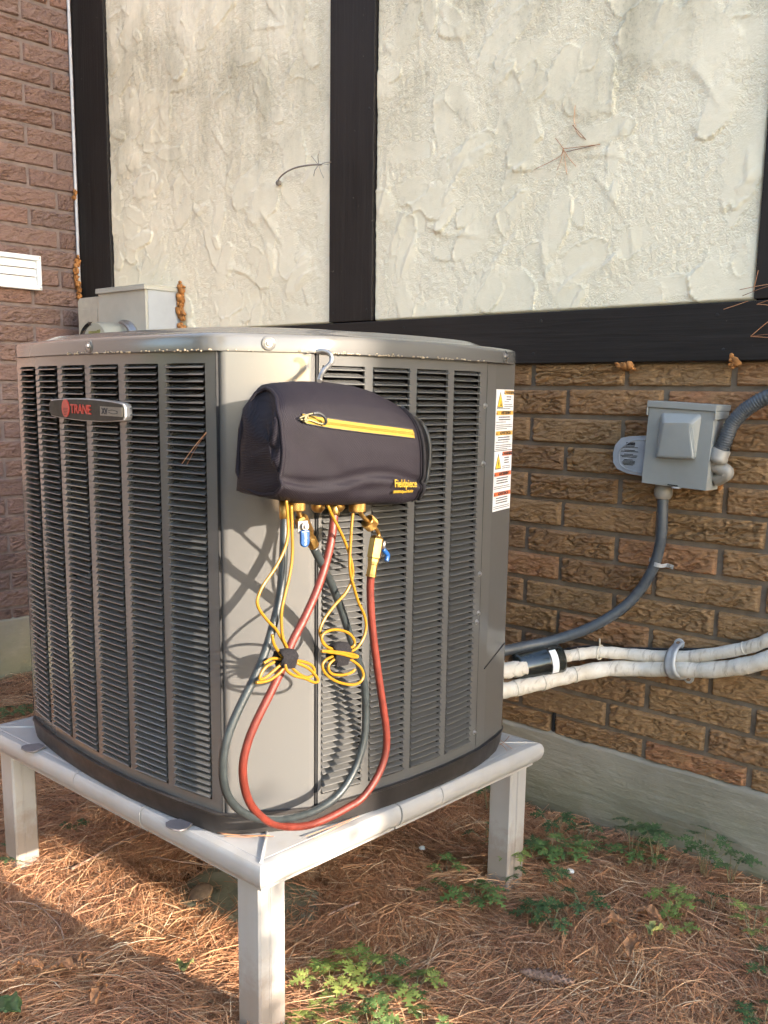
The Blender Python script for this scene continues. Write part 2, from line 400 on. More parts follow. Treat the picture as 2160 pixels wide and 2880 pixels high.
# fallen pine needles: bent ribbons lying in layers
def needles(n, xr, yr, zoff, lmin, lmax, seed, bias=None):
    r = np.random.default_rng(seed)
    x = r.uniform(*xr, n); y = r.uniform(*yr, n)
    if bias is not None:
        k = r.random(n) < bias(x, y); x = x[k]; y = y[k]; n = len(x)
    flow = fbm(x*1.6, y*1.6, 21, 2)*9.0
    a = np.where(r.random(n) < .55, flow + r.normal(0, .55, n), r.uniform(0, 2*np.pi, n)); L = r.uniform(lmin, lmax, n); w = r.uniform(.0005, .0009, n)
    bend = r.normal(0, .22, n); pitch = r.normal(0, .10, n); arch = np.abs(r.normal(0, .006, n))
    zb = zoff[0] + (zoff[1]-zoff[0])*r.random(n)
    S = 4; pts = []
    cx = np.zeros(n); cy = np.zeros(n); ang = a - bend/2
    px = [cx.copy()]; py = [cy.copy()]; an = [ang.copy()]
    for k in range(S-1):
        cx = cx + np.cos(ang)*L/(S-1); cy = cy + np.sin(ang)*L/(S-1); ang = ang + bend/(S-1); px.append(cx.copy()); py.append(cy.copy()); an.append(ang.copy())
    mx = np.mean(px, 0); my = np.mean(py, 0); V = np.zeros((n, S, 2, 3)); roll = r.uniform(-.9, .9, n)
    for k in range(S):
        X = x + px[k]-mx; Y = y + py[k]-my; t = k/(S-1)-.5
        Z = gh(X, Y) + zb + pitch*t*L + arch*(1-4*t*t); wd = w*(1 if k < S-1 else .4)
        for j, sg in ((0, -1), (1, 1)):
            V[:, k, j, 0] = X - np.sin(an[k])*wd*sg*np.cos(roll); V[:, k, j, 1] = Y + np.cos(an[k])*wd*sg*np.cos(roll); V[:, k, j, 2] = Z + wd*sg*np.sin(roll)
    V[..., 1] = np.minimum(V[..., 1], YB-.012); V[..., 0] = np.maximum(V[..., 0], XL+.012)
    base = (np.arange(n)*S*2)[:, None]
    Q = np.concatenate([base + np.array([[k*2, k*2+1, k*2+3, k*2+2]]) for k in range(S-1)], 0)
    return V.reshape(-1, 3), Q
parts = []
pad = lambda x, y: 1-.8*np.exp(-((((x+1.68)/.24)**2+((y-1.37)/.15)**2)**2))
bare = lambda x, y: pad(x, y)*np.clip(1.55*fbm(x*6+3, y*6+8, 77, 3)-.05, .12, 1)
parts.append(needles(92000, (-3.78, -.35), (.75, 2.26), (0, .022), .07, .15, 1, bare))
parts.append(needles(56000, (-2.35, -.55), (.78, 1.75), (.004, .026), .07, .16, 2, bare))
parts.append(needles(15000, (-1.9, -.2), (1.5, 2.26), (.002, .022), .08, .15, 3))
parts.append(needles(16000, (-3.7, .2), (-.7, .8), (0, .02), .08, .16, 7))
parts.append(needles(7000, (-3.0, .6), (.2, 2.2), (.016, .034), .09, .17, 4, pad))
for lx, ly in ((-1.26, 1.06), (-2.19, 1.075), (-1.26, 1.825)): parts.append(needles(420, (lx-.11, lx+.11), (ly-.11, ly+.11), (.01, .05), .07, .14, int(-lx*100+ly*10)))
parts.append(needles(16000, (-2.6, -.3), (.75, 2.26), (.004, .024), .012, .04, 6))
VV = np.concatenate([p[0] for p in parts]); off = np.cumsum([0]+[len(p[0]) for p in parts]); QQ = np.concatenate([p[1]+o for p, o in zip(parts, off)])
nd = put(quads_mesh('pine_needles', VV, QQ), 'pine_needles', MT['needle'])
tag(nd, 'thick litter of fallen orange brown pine needles covering the ground', 'pine needles', kind='stuff')

# old concrete pad showing through the needles under the stand
mb = MB(); N = 22
P = np.zeros((N, N, 3)); u = np.linspace(-1.92, -1.44, N); w_ = np.linspace(1.22, 1.54, N); U, W = np.meshgrid(u, w_)
P[..., 0] = U; P[..., 1] = W; P[..., 2] = gh(U, W)+.020+.016*(fbm(U*14, W*14, 31, 3)-.3) - .10*np.clip(((np.abs(U+1.68)/.24)**3+(np.abs(W-1.38)/.16)**3)+.8*(fbm(U*9, W*9, 33, 2)-.5)-.45, 0, 1)
tag(put(grid_mesh('concrete_slab', P), 'concrete_slab', MT['concrete']), kind='structure')

# ------------------------------------------------------------------ the house
house = empty('house', (-1.5, YB, 0))
tag(house, 'house with brown textured brick, cream trowelled stucco and dark timber boards', 'house')
back = MB().box((XL-.3, YB+.010, -.5), (1.2, YB+.25, 1.40)).build('brick_wall', MT['mortar_tan'], house)
back['label'] = 'tan brown rug-faced brick wall below the dark beam'
side = MB().box((XL-.25, -.9, -.5), (XL-.010, YB+.009, 3.3)).build('side_wall', MT['mortar_brown'], house)
side['label'] = 'reddish brown rug-faced brick side wall with white vent'
MB().box((1.2, YB+.004, -.5), (7.15, YB+.24, 3.9)).build('wall_end', MT['brick_tan'], house)
MB().box((XL-.3, YB+.25, 1.2), (7.15, YB+2.5, 3.9)).build('upper_storey', MT['stucco'], house)
MB().box((XL-.3, YB+.02, 1.40), (1.2, YB+.249, 3.9)).build('sheathing', MT['timber'], house)

def brick_mesh(seed, L, Hh):
    nx, nz = 72, 30; x = np.linspace(0, L, nx); z = np.linspace(0, Hh, nz); X, Z = np.meshgrid(x, z)
    wx = fbm(X*26, Z*60, seed, 3)-.5
    n1 = fbm(X*(20+seed % 4*5)+wx*2.6+seed*3.1, Z*(100+seed % 3*22)+wx*8.0, seed+40, 2); n2 = fbm(X*90+9, Z*220+3, seed+60, 2)
    amp = .65+.6*((seed*37) % 11)/10; h = .0080*amp*(.72-np.abs(2*n1-1)*2.1) + .0022*(n2-.5) + .003*(fbm(X*9, Z*14, seed+80, 2)-.5)
    e = np.minimum(np.minimum(X, L-X)/.006, np.minimum(Z, Hh-Z)/.005); e = np.clip(e + .5*(fbm(X*60, Z*60, seed+90, 2)-.5), 0, 1); e = np.where((X <= 0) | (X >= L) | (Z <= 0) | (Z >= Hh), 0, np.sqrt(e))
    D = .0105*e + h*e*.95
    jx = np.where((X > 0) & (X < L), 0, 0); P = np.stack([X, -D, Z], 2)
    me = grid_mesh('brick', P, True)
    return me
BL, BH = .270, .0655
BR = [brick_mesh(s, BL, BH) for s in range(14)]
for me in BR: me.materials.append(MT['brick_tan'])
BRB = [m.copy() for m in BR]
for me in BRB: me.materials.clear(); me.materials.append(MT['brick_brown'])
def brick(me, parent, loc, rz, sx=1.0, sz=1.0):
    o = bpy.data.objects.new('brick', me); COL.objects.link(o); o.parent = parent
    o.location = loc; o.rotation_euler = (0, 0, rz); o.scale = (sx, 1, sz); return o
def lay(a0, a1, joints0, pitch, z0, zh, put_fn):
    """one course: bricks between a0 and a1, joints at joints0 + k*pitch"""
    k = math.floor((a0 - joints0)/pitch)
    while True:
        s = joints0 + k*pitch + .006; e = s + BL; k += 1
        if s > a1: break
        s2, e2 = max(s, a0), min(e, a1)
        if e2 - s2 > .02: put_fn(s2, (e2-s2)/BL)
CP = .0757
for k in range(14):
    zb = 1.215 - k*CP; h = 1.0
    if k == 0: top = 1.2735; h = (top-zb-.002)/BH if top-zb < BH else 1.0
    if k == 13: h = .9
    if zb < .2: break
    j0 = (-1.545 if k % 2 == 0 else -1.432)
    hh = h; z_ = zb
    if zb < .246: z_ = .246; hh = (zb + BH - .246)/BH
    if hh < .25: continue
    lay(XL+.004, .36, j0, .282, z_, hh, lambda s, sx: brick(BR[rng.randrange(14)], back, (s+rng.uniform(-.0015, .0015), YB+.0128-rng.uniform(0, .002), z_+rng.uniform(-.0015, .0015)), rng.uniform(-.004, .004), sx, hh))
for k in range(36):
    zb = 2.683 - k*.0770
    if zb < .2: break
    j0 = (2.173 if k % 2 == 0 else 2.05)
    hh = 1.0; z_ = zb
    if zb < .246: z_ = .246; hh = (zb + BH - .246)/BH
    if hh < .25: continue
    lay(.85, YB-.004, j0, .282, z_, hh, lambda s, sx: brick(BRB[rng.randrange(14)], side, (XL-.0128+rng.uniform(0, .002), s+rng.uniform(-.0015, .0015), z_+rng.uniform(-.0015, .0015)), math.pi/2+rng.uniform(-.004, .004), sx, hh))

# weep hole: an open joint low in the brick wall
MB().box((-1.431, YB+.002, .252), (-1.4245, YB+.0095, .308)).build('weep_hole', MT['dark_inside'], back)

# parged concrete foundation below the bricks
def parge(name, fn, a0, a1, n1, seed):
    A = np.linspace(a0, a1, n1); Zv = np.linspace(-.3, 1, 70); AA, T = np.meshgrid(A, Zv)
    top = .248 + .010*(fbm(AA*9, AA*0+2, seed, 3)-.5) + .006*(fbm(AA*40, AA*0, seed+3, 2)-.5)
    ZZ = np.where(T < 0, T*.6, T*top); out = .012 + .006*(fbm(AA*4, ZZ*16, seed+5, 4)-.5) + .003*(fbm(AA*16, ZZ*90, seed+7, 3)-.5)
    out = np.where(T > .985, -.012, out)
    return put(grid_mesh(name, fn(AA, out, ZZ)), name, MT['concrete'], house)
f1 = parge('foundation', lambda A, o, Zz: np.stack([A, YB-o, Zz], 2), XL, .9, 260, 51)
f1['label'] = 'pale grey concrete foundation under the tan bricks, mossy near the ground'
f2 = parge('foundation', lambda A, o, Zz: np.stack([XL+o, A, Zz], 2), 2.27, .2, 120, 61)

# timber boards, a few millimetres proud of the stucco
def board(x0, x1, z0, z1, y0=YT, lab=None):
    o = MB().box((x0, y0, z0), (x1, YB+.03, z1)).build('timber_board', MT['timber_level' if x1-x0 > 1 else 'timber'], house, .0025)
    if lab: o['label'] = lab
    return o
boards = [board(-3.812, -3.582, 1.4115, 3.6), board(-2.324, -2.136, 1.4115, 3.6), board(-.938, -.745, 1.4115, 3.6)]
def nail(x, z, y, par): MB().lathe([(.0042, 0), (.004, .0006), (.0028, .0009)], frame((x, y, z), (0, -1, 0)), 10).build('nail', MT['dark_inside'], par)
for x, z in ((-2.305, 2.02), (-2.155, 2.03), (-2.305, 1.44), (-2.157, 1.445), (-2.31, 2.28), (-2.152, 2.27)): nail(x, z, YT, boards[1])
for x, z in ((-3.79, 1.70), (-3.60, 1.72), (-3.79, 2.15), (-3.605, 2.17), (-3.79, 2.55)): nail(x, z, YT, boards[0])
board(XL+.002, 1.19, 1.2745, 1.4085, YT-.002, 'long horizontal dark timber beam between stucco and brick')
for x, z in ((-1.53, 1.30), (-1.51, 1.385), (-1.0, 1.30), (-1.02, 1.38), (-2.0, 1.385)): nail(x, z, YT-.002, house.children[-1])

# trowelled stucco panels: overlapping strokes over a pebbly coat
def stucco(x0, x1, z0, z1, seed, cell=.0042):
    r = np.random.default_rng(seed); nx = int((x1-x0)/cell); nz = int((z1-z0)/cell)
    X, Z = np.meshgrid(np.linspace(x0, x1, nx), np.linspace(z0, z1, nz))
    peb = .0026*(fbm(X*100, Z*100, seed, 2)-.3) + .0012*(vnoise(X*215, Z*215, seed+2)-.5) + .0005*(vnoise(X*150, Z*16, seed+4)-.5)
    Hh = .0018*(fbm(X*5, Z*5, seed+6, 3)-.5); mask_t = np.zeros_like(Hh); wob = fbm(X*22, Z*22, seed+8, 3)-.5; wob2 = fbm(X*70, Z*70, seed+12, 2)-.5
    area = (x1-x0)*(z1-z0)
    for i in range(int(area*84)):
        cx = r.uniform(x0, x1); cz = r.uniform(z0, z1); a = r.uniform(.03, .12); b = a*r.uniform(.25, .7); th = r.uniform(0, math.pi)
        i0 = max(0, int((cx-x0-a*1.4)/cell)); i1 = min(nx, int((cx-x0+a*1.4)/cell)+1); j0 = max(0, int((cz-z0-a*1.4)/cell)); j1 = min(nz, int((cz-z0+a*1.4)/cell)+1)
        if i1-i0 < 3 or j1-j0 < 3: continue
        s = np.s_[j0:j1, i0:i1]; dx = X[s]-cx; dz = Z[s]-cz; U = (dx*math.cos(th)+dz*math.sin(th))/a; V = (-dx*math.sin(th)+dz*math.cos(th))/b
        p = r.uniform(1.8, 3.2); d = 1-(np.abs(U)**p+np.abs(V)**p)+wob[s]*.9+wob2[s]*.35
        sec = np.clip(np.cos(np.arctan2(V, U)-r.uniform(0, 6.28))*1.6-.40, 0, 1)   # crisp over one stretch of the outline, feathered elsewhere
        edge = .06+.9*(1-sec)
        m = np.clip(d/edge, 0, 1); m = m*m*(3-2*m)
        lvl = Hh[s].mean()*.6 + r.uniform(.0012, .0042); tgt = lvl + r.normal(0, .0007)*U + .0006*np.abs(V)**2
        ridge = .0028*np.exp(-((d-.05)/.07)**2)*sec
        Hh[s] = Hh[s]*(1-m)+tgt*m + ridge; mask_t[s] = np.maximum(mask_t[s]*(1-m*.6), m)
    for i in range(int(area*34)):                                       # knife marks: short one-sided ridges
        cx = r.uniform(x0, x1); cz = r.uniform(z0, z1); a = r.uniform(.02, .10); th = r.choice([r.uniform(.3, 1.1), r.uniform(0, math.pi)]); kb = r.normal(0, 1.2)
        i0 = max(0, int((cx-x0-a)/cell)); i1 = min(nx, int((cx-x0+a)/cell)+1); j0 = max(0, int((cz-z0-a)/cell)); j1 = min(nz, int((cz-z0+a)/cell)+1)
        if i1-i0 < 3 or j1-j0 < 3: continue
        s = np.s_[j0:j1, i0:i1]; dx = X[s]-cx; dz = Z[s]-cz; U = dx*math.cos(th)+dz*math.sin(th); V = -dx*math.sin(th)+dz*math.cos(th)-kb*U*U+wob2[s]*.006
        k = np.clip(1-np.abs(U)/a, 0, 1)**.5; Hh[s] += k*r.uniform(.0014, .0040)*np.where(V > 0, np.exp(-(V/.0045)**2), np.exp(-(V/.018)**2))
    Hh = Hh + peb*(1-.80*mask_t)
    P = np.stack([X, YS-Hh-.001, Z], 2); P[:, 0, 1] = YS+.01; P[:, -1, 1] = YS+.01; P[0, :, 1] = YS+.01
    me = grid_mesh('stucco_panel', P); at_ = me.attributes.new('pebble', 'FLOAT', 'POINT'); at_.data.foreach_set('value', (1-mask_t).reshape(-1).astype(np.float32))
    return put(me, 'stucco_panel', MT['stucco'], house)
s1 = stucco(-3.580, -2.326, 1.410, 2.80, 71); s1['label'] = 'cream trowelled stucco panel with grey stains behind the meter box'
s2 = stucco(-2.134, -.940, 1.410, 2.56, 83); s2['label'] = 'cream trowelled stucco panel with mould specks right of the centre board'
stucco(-.743, .9, 1.410, 2.3, 95, .012)

# ------------------------------------------------------------------ equipment stand
ZT = .382; SX0, SX1, SY0, SY1 = -2.214, -1.213, 1.023, 1.867
stand = empty('equipment_stand', (-1.71, 1.445, 0)); tag(stand, 'off white vinyl stand with rounded rails and four square legs under the cooling unit', 'stand')
NP = [(0, 0), (.006, -.001), (.0105, -.005), (.0135, -.012), (.0145, -.020), (.0135, -.029), (.0105, -.037), (.006, -.043), (.0015, -.0465), (-.004, -.047), (-.004, -.055), (-.012, -.055)]
def rail(p0, p1, out, seams, lab=None):
    """bullnose rail with mitred ends, deck board included; seams: distances where two lengths butt together"""
    p0 = Vector(p0); p1 = Vector(p1); t = (p1-p0).normalized(); L = (p1-p0).length; o = Vector(out)
    cuts = [0]+seams+[L]; first = None
    for i in range(len(cuts)-1):
        a = cuts[i]+(.0016 if i else 0); b = cuts[i+1]-(.0016 if i < len(cuts)-2 else 0); k = (i % 2)*.0012
        prof = [(-.105, -.003), (-.105, 0), (-.012, 0), (-.010, -.0012), (-.008, 0)]+[(x+k, z) for x, z in NP]
        vs = []
        for s, end in ((a, i == 0), (b, i == len(cuts)-2)):
            for (x, z) in prof:
                sh = 0
                if end: sh = (-x if s == a else x)
                vs.append(p0 + t*(s+sh) + o*x + Vector((0, 0, z)))
        n = len(prof); fs = [(j, n+j, n+j+1, j+1) for j in range(n-1)]
        if seams and 0 < i: fs.append(tuple(range(n)))
        if seams and i < len(cuts)-2: fs.append(tuple(reversed(range(n, 2*n))))
        m = MB().add(vs, fs); r_ = m.build('rail', MT['vinyl'], stand)
        for pl in r_.data.polygons: pl.use_smooth = True
        try: r_.data.set_sharp_from_angle(angle=math.radians(28))
        except Exception: pass
        if lab: r_['label'] = lab
rail((SX0, SY0, ZT), (SX1, SY0, ZT), (0, -1, 0), [.406, .655])
rail((SX1, SY0, ZT), (SX1, SY1, ZT), (1, 0, 0), [.352, .481])
rail((SX1, SY1, ZT), (SX0, SY1, ZT), (0, 1, 0), [])
rail((SX0, SY1, ZT), (SX0, SY0, ZT), (-1, 0, 0), [])
def leg(x0, y0, z0, w=.063):
    m = MB(); ch = .004; q = [(x0+ch, y0), (x0+w-ch, y0), (x0+w, y0+ch), (x0+w, y0+w-ch), (x0+w-ch, y0+w), (x0+ch, y0+w), (x0, y0+w-ch), (x0, y0+ch)]
    zt = ZT-.05; vs = [(x, y, z0) for x, y in q]+[(x, y, zt) for x, y in q]
    m.add(vs, [(i, (i+1) % 8, 8+(i+1) % 8, 8+i) for i in range(8)]+[tuple(reversed(range(8))), tuple(range(8, 16))])
    o = m.build('leg', MT['vinyl'], stand)
    g = MB()                                            # snap-lock ridges that run down the sunny side
    for yy in (y0+w*.36, y0+w*.42): g.box((x0+w-.0005, yy-.0006, z0), (x0+w+.0009, yy+.0006, zt))
    g.build('ridge', MT['vinyl'], o); return o
leg(-1.291, 1.031, -.03); leg(-2.219, 1.046, -.03, .060); leg(-1.291, 1.795, -.03); leg(-2.205, 1.795, -.03)
# welded mitre bead at the front corner and hold-down clips
MB().tube([(SX1-.002, SY0+.002, ZT+.0005), (SX1-.05, SY0+.05, ZT+.001), (SX1-.104, SY0+.104, ZT+.0005)], .0032, 8).build('weld_bead', MT['vinyl'], stand)
MB().tube([(SX0+.002, SY0+.002, ZT+.0005), (SX0+.104, SY0+.104, ZT+.0005)], .002, 8).build('weld_bead', MT['vinyl'], stand)
MB().tube([(SX1-.002, SY1-.002, ZT+.0005), (SX1-.104, SY1-.104, ZT+.0005)], .002, 8).build('weld_bead', MT['vinyl'], stand)
for (cx, cy) in ((-2.005, 1.020), (-1.437, 1.012)):
    m = MB(); pr = [(-.026, .0), (-.024, -.012), (-.012, -.020), (.012, -.021), (.024, -.014), (.026, 0), (.014, .026), (-.014, .026)]
    vs = [(cx+a, cy+b, ZT+.0015) for a, b in pr]+[(cx+a, cy+b, ZT+.0050) for a, b in pr]
    m.add(vs, [(i, (i+1) % 8, 8+(i+1) % 8, 8+i) for i in range(8)]+[tuple(range(8, 16)), tuple(reversed(range(8)))]).build('hold_down_clip', MT['clip_grey'], stand, .001)

# ------------------------------------------------------------------ the cooling unit
ac = empty('air_conditioner', (-1.71, 1.445, ZT)); tag(ac, 'grey louvered outdoor air conditioning unit with curved sides on the white stand', 'air conditioner')
def arc(a, b, s, n=24):
    a = Vector(a); b = Vector(b); c = (b-a).length; R = (c*c/4+s*s)/(2*s); t = (b-a)/c; nr = Vector((t.y, -t.x)); cen = (a+b)/2-nr*(R-s); th = math.asin(c/2/R)
    return [cen+R*(math.cos(u)*nr+math.sin(u)*t) for u in (-th+2*th*k/n for k in range(n+1))]
LF = arc((-2.10, 1.078), (-1.345, 1.047), .036, 48)
RF = arc((-1.25, 1.19), (-1.222, 1.65), .020, 36)
CR = [Vector((-1.2275, 1.680)), Vector((-1.2535, 1.783)), Vector((-1.262, 1.797)), Vector((-1.278, 1.812)), Vector((-1.345, 1.853))]
BK = arc((-1.35, 1.855), (-2.09, 1.840), .03, 20)
FL = arc((-2.195, 1.70), (-2.195, 1.20), .02, 20)
def fillet_chain():
    c0, c1 = LF[-1], RF[0]
    ch = [c0.lerp(c1, t) for t in (.06, .2, .5, .8, .94)]
    return LF + ch + RF + CR + BK + FL
OUT = fillet_chain()
def offset(poly, d):
    n = len(poly); out = []
    for i in range(n):
        a, b, c = poly[i-1], poly[i], poly[(i+1) % n]; t = ((b-a).normalized()+(c-b).normalized()); t = t.normalized() if t.length > 1e-6 else (c-a).normalized()
        out.append(b + Vector((t.y, -t.x))*d)
    return out
def smooth_poly(p, it):
    for _ in range(it): p = [(p[i-1]+p[i]*2+p[(i+1) % len(p)])/4 for i in range(len(p))]
    return p
def loft(levels, name, mat, parent, caps=(True, True), ang=30):
    m = MB(); n = len(levels[0][0]); vs = []; fs = []
    for poly, z in levels: vs += [(p.x, p.y, z) for p in poly]
    for i in range(len(levels)-1):
        for k in range(n): l = (k+1) % n; fs.append((i*n+k, i*n+l, (i+1)*n+l, (i+1)*n+k))
    if caps[0]: fs.append(tuple(reversed(range(n))))
    if caps[1]: fs.append(tuple((len(levels)-1)*n+k for k in range(n)))
    o = m.add(vs, fs, True).build(name, mat, parent)
    try: o.data.set_sharp_from_angle(angle=math.radians(ang))
    except Exception: pass
    return o
ROUND = smooth_poly(OUT, 3)
base = loft([(offset(ROUND, .004), ZT+.0012), (offset(ROUND, .007), ZT+.012), (offset(ROUND, .0105), ZT+.040), (offset(ROUND, .0125), ZT+.0415), (offset(ROUND, .0125), ZT+.0445), (offset(ROUND, .009), ZT+.0455), (offset(ROUND, -.008), ZT+.040)], 'base_pan', MT['base_pan'], ac, (True, True))
RZ0, RZ1 = 1.252, 1.281
top = loft([(offset(ROUND, .0015), RZ0+.003), (offset(ROUND, .0075), RZ0), (offset(ROUND, .009), RZ0+.001), (offset(ROUND, .0095), RZ1-.006), (offset(ROUND, .0075), RZ1-.001), (offset(ROUND, .003), RZ1+.0018), (offset(smooth_poly(ROUND, 8), -.022), RZ1+.0040), (offset(smooth_poly(ROUND, 20), -.032), RZ1+.0075), (offset(smooth_poly(ROUND, 30), -.046), RZ1+.0150), (offset(smooth_poly(ROUND, 40), -.066), RZ1+.0175), (offset(smooth_poly(ROUND, 60), -.11), RZ1+.016)], 'top_cover', MT['paint_top'], ac, (False, True), 40)
top['label'] = 'pale top cover rim with dust along its lower edge'
PZ0, PZ1 = ZT+.041, RZ0+.002
loft([(offset(ROUND, -.045), PZ0), (offset(ROUND, -.045), PZ1)], 'coil', MT['coil_fin'], ac)

def cum(path):
    s = [0]
    for i in range(1, len(path)): s.append(s[-1]+(path[i]-path[i-1]).length)
    return s
def at_s(path, S, s):
    for i in range(1, len(path)):
        if s <= S[i] or i == len(path)-1:
            f = (s-S[i-1])/(S[i]-S[i-1]); p = path[i-1].lerp(path[i], f); t = (path[i]-path[i-1]).normalized(); return p, t
def sheet(m, path, S, s0, s1, z0, z1, ret=.005):
    n = max(2, int((s1-s0)/.02)+1); pts = [at_s(path, S, s0+(s1-s0)*k/n) for k in range(n+1)]
    prof = []
    vs = []; 
    a = pts[0]; vs_cols = [(a[0]-Vector((a[1].y, -a[1].x))*ret)]+[p for p, t in pts]+[(pts[-1][0]-Vector((pts[-1][1].y, -pts[-1][1].x))*ret)]
    for z in (z0, z1): vs += [(p.x, p.y, z) for p in vs_cols]
    k = len(vs_cols); m.add(vs, [(i, i+1, k+i+1, k+i) for i in range(k-1)], False)
ROWS, PITCH, Z_TOP = 65, .01211, 1.2325
def louver_mesh(w):
    """pressed blade: inner upper edge, outer lip, closed left end, notch open at the right end"""
    n = .010; rows_ = [(.0130, .0008, .001, w-n), (-.0046, -.0058, 0, w), (-.0056, -.0064, 0, w), (-.0060, -.0072, 0, w), (-.0057, -.0080, 0, w), (-.0044, -.0080, 0, w-.001), (.0125, -.0004, 0, w-n)]
    v = [p for (y, z, a, b) in rows_ for p in ((a, y, z), (b, y, z))]; k = len(rows_)
    f = [(2*i, 2*i+2, 2*i+3, 2*i+1) for i in range(k-1)]
    v += [(0, .0005, 0.0), (0, .0065, -.008), (w-.0015, .0005, -.0010)]; e = 2*k
    f += [(0, e, 2), (2, e, e+1, 8), (3, 9, e+2)]
    return meshdata('louver', v, f)
def face(path, s_first, step, w, ncol, s_end, lab):
    S = cum(path); m = MB(); cols = [(s_first+step*k, s_first+step*k+w) for k in range(ncol)]
    edges = [.003]+[e for c in cols for e in c]+[s_end]
    for i in range(0, len(edges), 2): sheet(m, path, S, edges[i], edges[i+1], PZ0, PZ1)
    zb = Z_TOP-ROWS*PITCH
    for (a, b) in cols:
        sheet(m, path, S, a-.0005, b+.0005, Z_TOP, PZ1, .0); sheet(m, path, S, a-.0005, b+.0005, PZ0, zb, .0)
    pn = m.build('louvered_panel', MT['paint'], ac); pn['label'] = lab
    res = []
    for (a, b) in cols:
        p0, _ = at_s(path, S, a); p1, _ = at_s(path, S, b); d = (p1-p0); me = louver_mesh(d.length); me.materials.append(MT['paint']); ang = math.atan2(d.y, d.x)
        for r in range(ROWS): res.append((me, (p0.x, p0.y, Z_TOP-r*PITCH), ang))
    return pn, res
pl, lvL = face(LF, .0383, .1193, .0970, 6, cum(LF)[-1]-.004, 'left louvered side panel with six slot columns')
pr, lvR = face(RF, .0100, .1086, .0900, 4, cum(RF)[-1]-.010, 'right louvered side panel with four slot columns')
big = [(l, pl) for l in lvL[4*ROWS:6*ROWS]]+[(l, pr) for l in lvR[0:2*ROWS]]+[(l, pr) for l in lvR[2*ROWS:2*ROWS+40]]
keep = set(id(l) for l, _ in big)
for (me, loc, ang), par in big:
    o = bpy.data.objects.new('louver', me); COL.objects.link(o); o.parent = par; o.location = loc; o.rotation_euler = (0, 0, ang)
rest = MB()
for l in lvL+lvR:
    if id(l) in keep: continue
    me, loc, ang = l; M_ = Matrix.Translation(loc) @ Matrix.Rotation(ang, 4, 'Z')
    rest.add([M_ @ v.co for v in me.vertices], [tuple(p.vertices) for p in me.polygons])
tag(rest.build('louver_rows', MT['paint'], ac), kind='stuff')
# plain corner panel at the front, rolled edges and a dark joint each side
c0, c1 = LF[-1], RF[0]; d = (c1-c0).normalized(); nrm = Vector((d.y, -d.x)); Lc = (c1-c0).length
prof = [(.003, -.022), (.003, -.006), (.005, -.001), (.009, .0025), (.016, .0045), (Lc*.5, .006), (Lc-.016, .0045), (Lc-.009, .0025), (Lc-.005, -.001), (Lc-.003, -.006), (Lc-.003, -.022)]
m = MB(); pts = [c0+d*a+nrm*b for a, b in prof]; k = len(pts)
m.add([(p.x, p.y, PZ0) for p in pts]+[(p.x, p.y, PZ1) for p in pts], [(i, i+1, k+i+1, k+i) for i in range(k-1)], True)
cp = m.build('corner_panel', MT['paint'], ac); cp['label'] = 'plain smooth corner panel behind the hanging bag'
for (cc, dd) in ((c0, .0), (c1, .0)):
    p = cc-nrm*.010; MB().box((p.x-.006, p.y-.006, PZ0), (p.x+.006, p.y+.006, PZ1)).build('joint', MT['dark_inside'], ac)
# right corner panel and the closed rear panels
m = MB(); S = cum(RF); e0, _ = at_s(RF, S, S[-1]-.0085); path = [e0]+CR; k = len(path)
m.add([(p.x, p.y, PZ0) for p in path]+[(p.x, p.y, PZ1) for p in path], [(i, i+1, k+i+1, k+i) for i in range(k-1)], False)
rc = m.build('corner_panel', MT['paint'], ac); rc['label'] = 'right corner panel carrying the warning labels'
m = MB(); path = CR[-1:]+BK+FL+[LF[0]]; k = len(path)
m.add([(p.x, p.y, PZ0) for p in path]+[(p.x, p.y, PZ1) for p in path], [(i, i+1, k+i+1, k+i) for i in range(k-1)], False).build('rear_panel', MT['paint'], ac)
# service cover seam and screws
cdir = (CR[1]-CR[0]).normalized(); cn = Vector((cdir.y, -cdir.x))
def on_corner(a, z, off=.0): p = CR[0]+cdir*a+cn*off; return Vector((p.x, p.y, z))
m = MB(); a0, a1 = on_corner(-.012, .600, .0006), on_corner(.104, .632, .0006); m.tube([a0, a1], .0013, 6).build('cover_seam', MT['dark_inside'], rc)
def screw(loc, nr, parent, r=.0042, mat='steel'):
    M_ = frame(loc, nr); s = MB().lathe([(r*1.55, 0), (r*1.6, .0008), (r*1.5, .0014)], M_, 16); s.lathe([(r, .0012), (r, .0042), (r*.8, .0048)], M_, 6, False); s.lathe([(r*.5, .0049), (r*.45, .0052)], M_, 6, False); return s.build('screw', MT[mat], parent)
for z, s_ in ((1.165, 0), (1.047, .001), (.815, .002), (.73, .002), (.465, .001)):
    p, t = at_s(RF, cum(RF), cum(RF)[-1]-.016); screw((p.x, p.y, z), (t.y, -t.x, 0), pr, .0036)
p, t = at_s(RF, cum(RF), cum(RF)[-1]-.022); screw((p.x, p.y, .712), (t.y, -t.x, 0), pr, .0036)
def rim_screw(x, y, nx, ny):
    n = Vector((nx, ny, 0)).normalized(); MB().lathe([(.0125, 0), (.012, .0012), (.008, .0008)], frame((x, y, 1.2665), n), 20).build('washer', MT['paint_top'], top); screw(Vector((x, y, 1.2665))+n*.001, n, top, .0045)
ROFF = offset(ROUND, .0096)
for tx, ty in [(-1.692, 1.008), (-1.301, 1.11), (-1.269, 1.693)]:
    i = min(range(len(ROFF)), key=lambda i: (ROFF[i]-Vector((tx, ty))).length); t = ROFF[(i+1) % len(ROFF)]-ROFF[i-1]; rim_screw(ROFF[i].x, ROFF[i].y, t.y, -t.x)
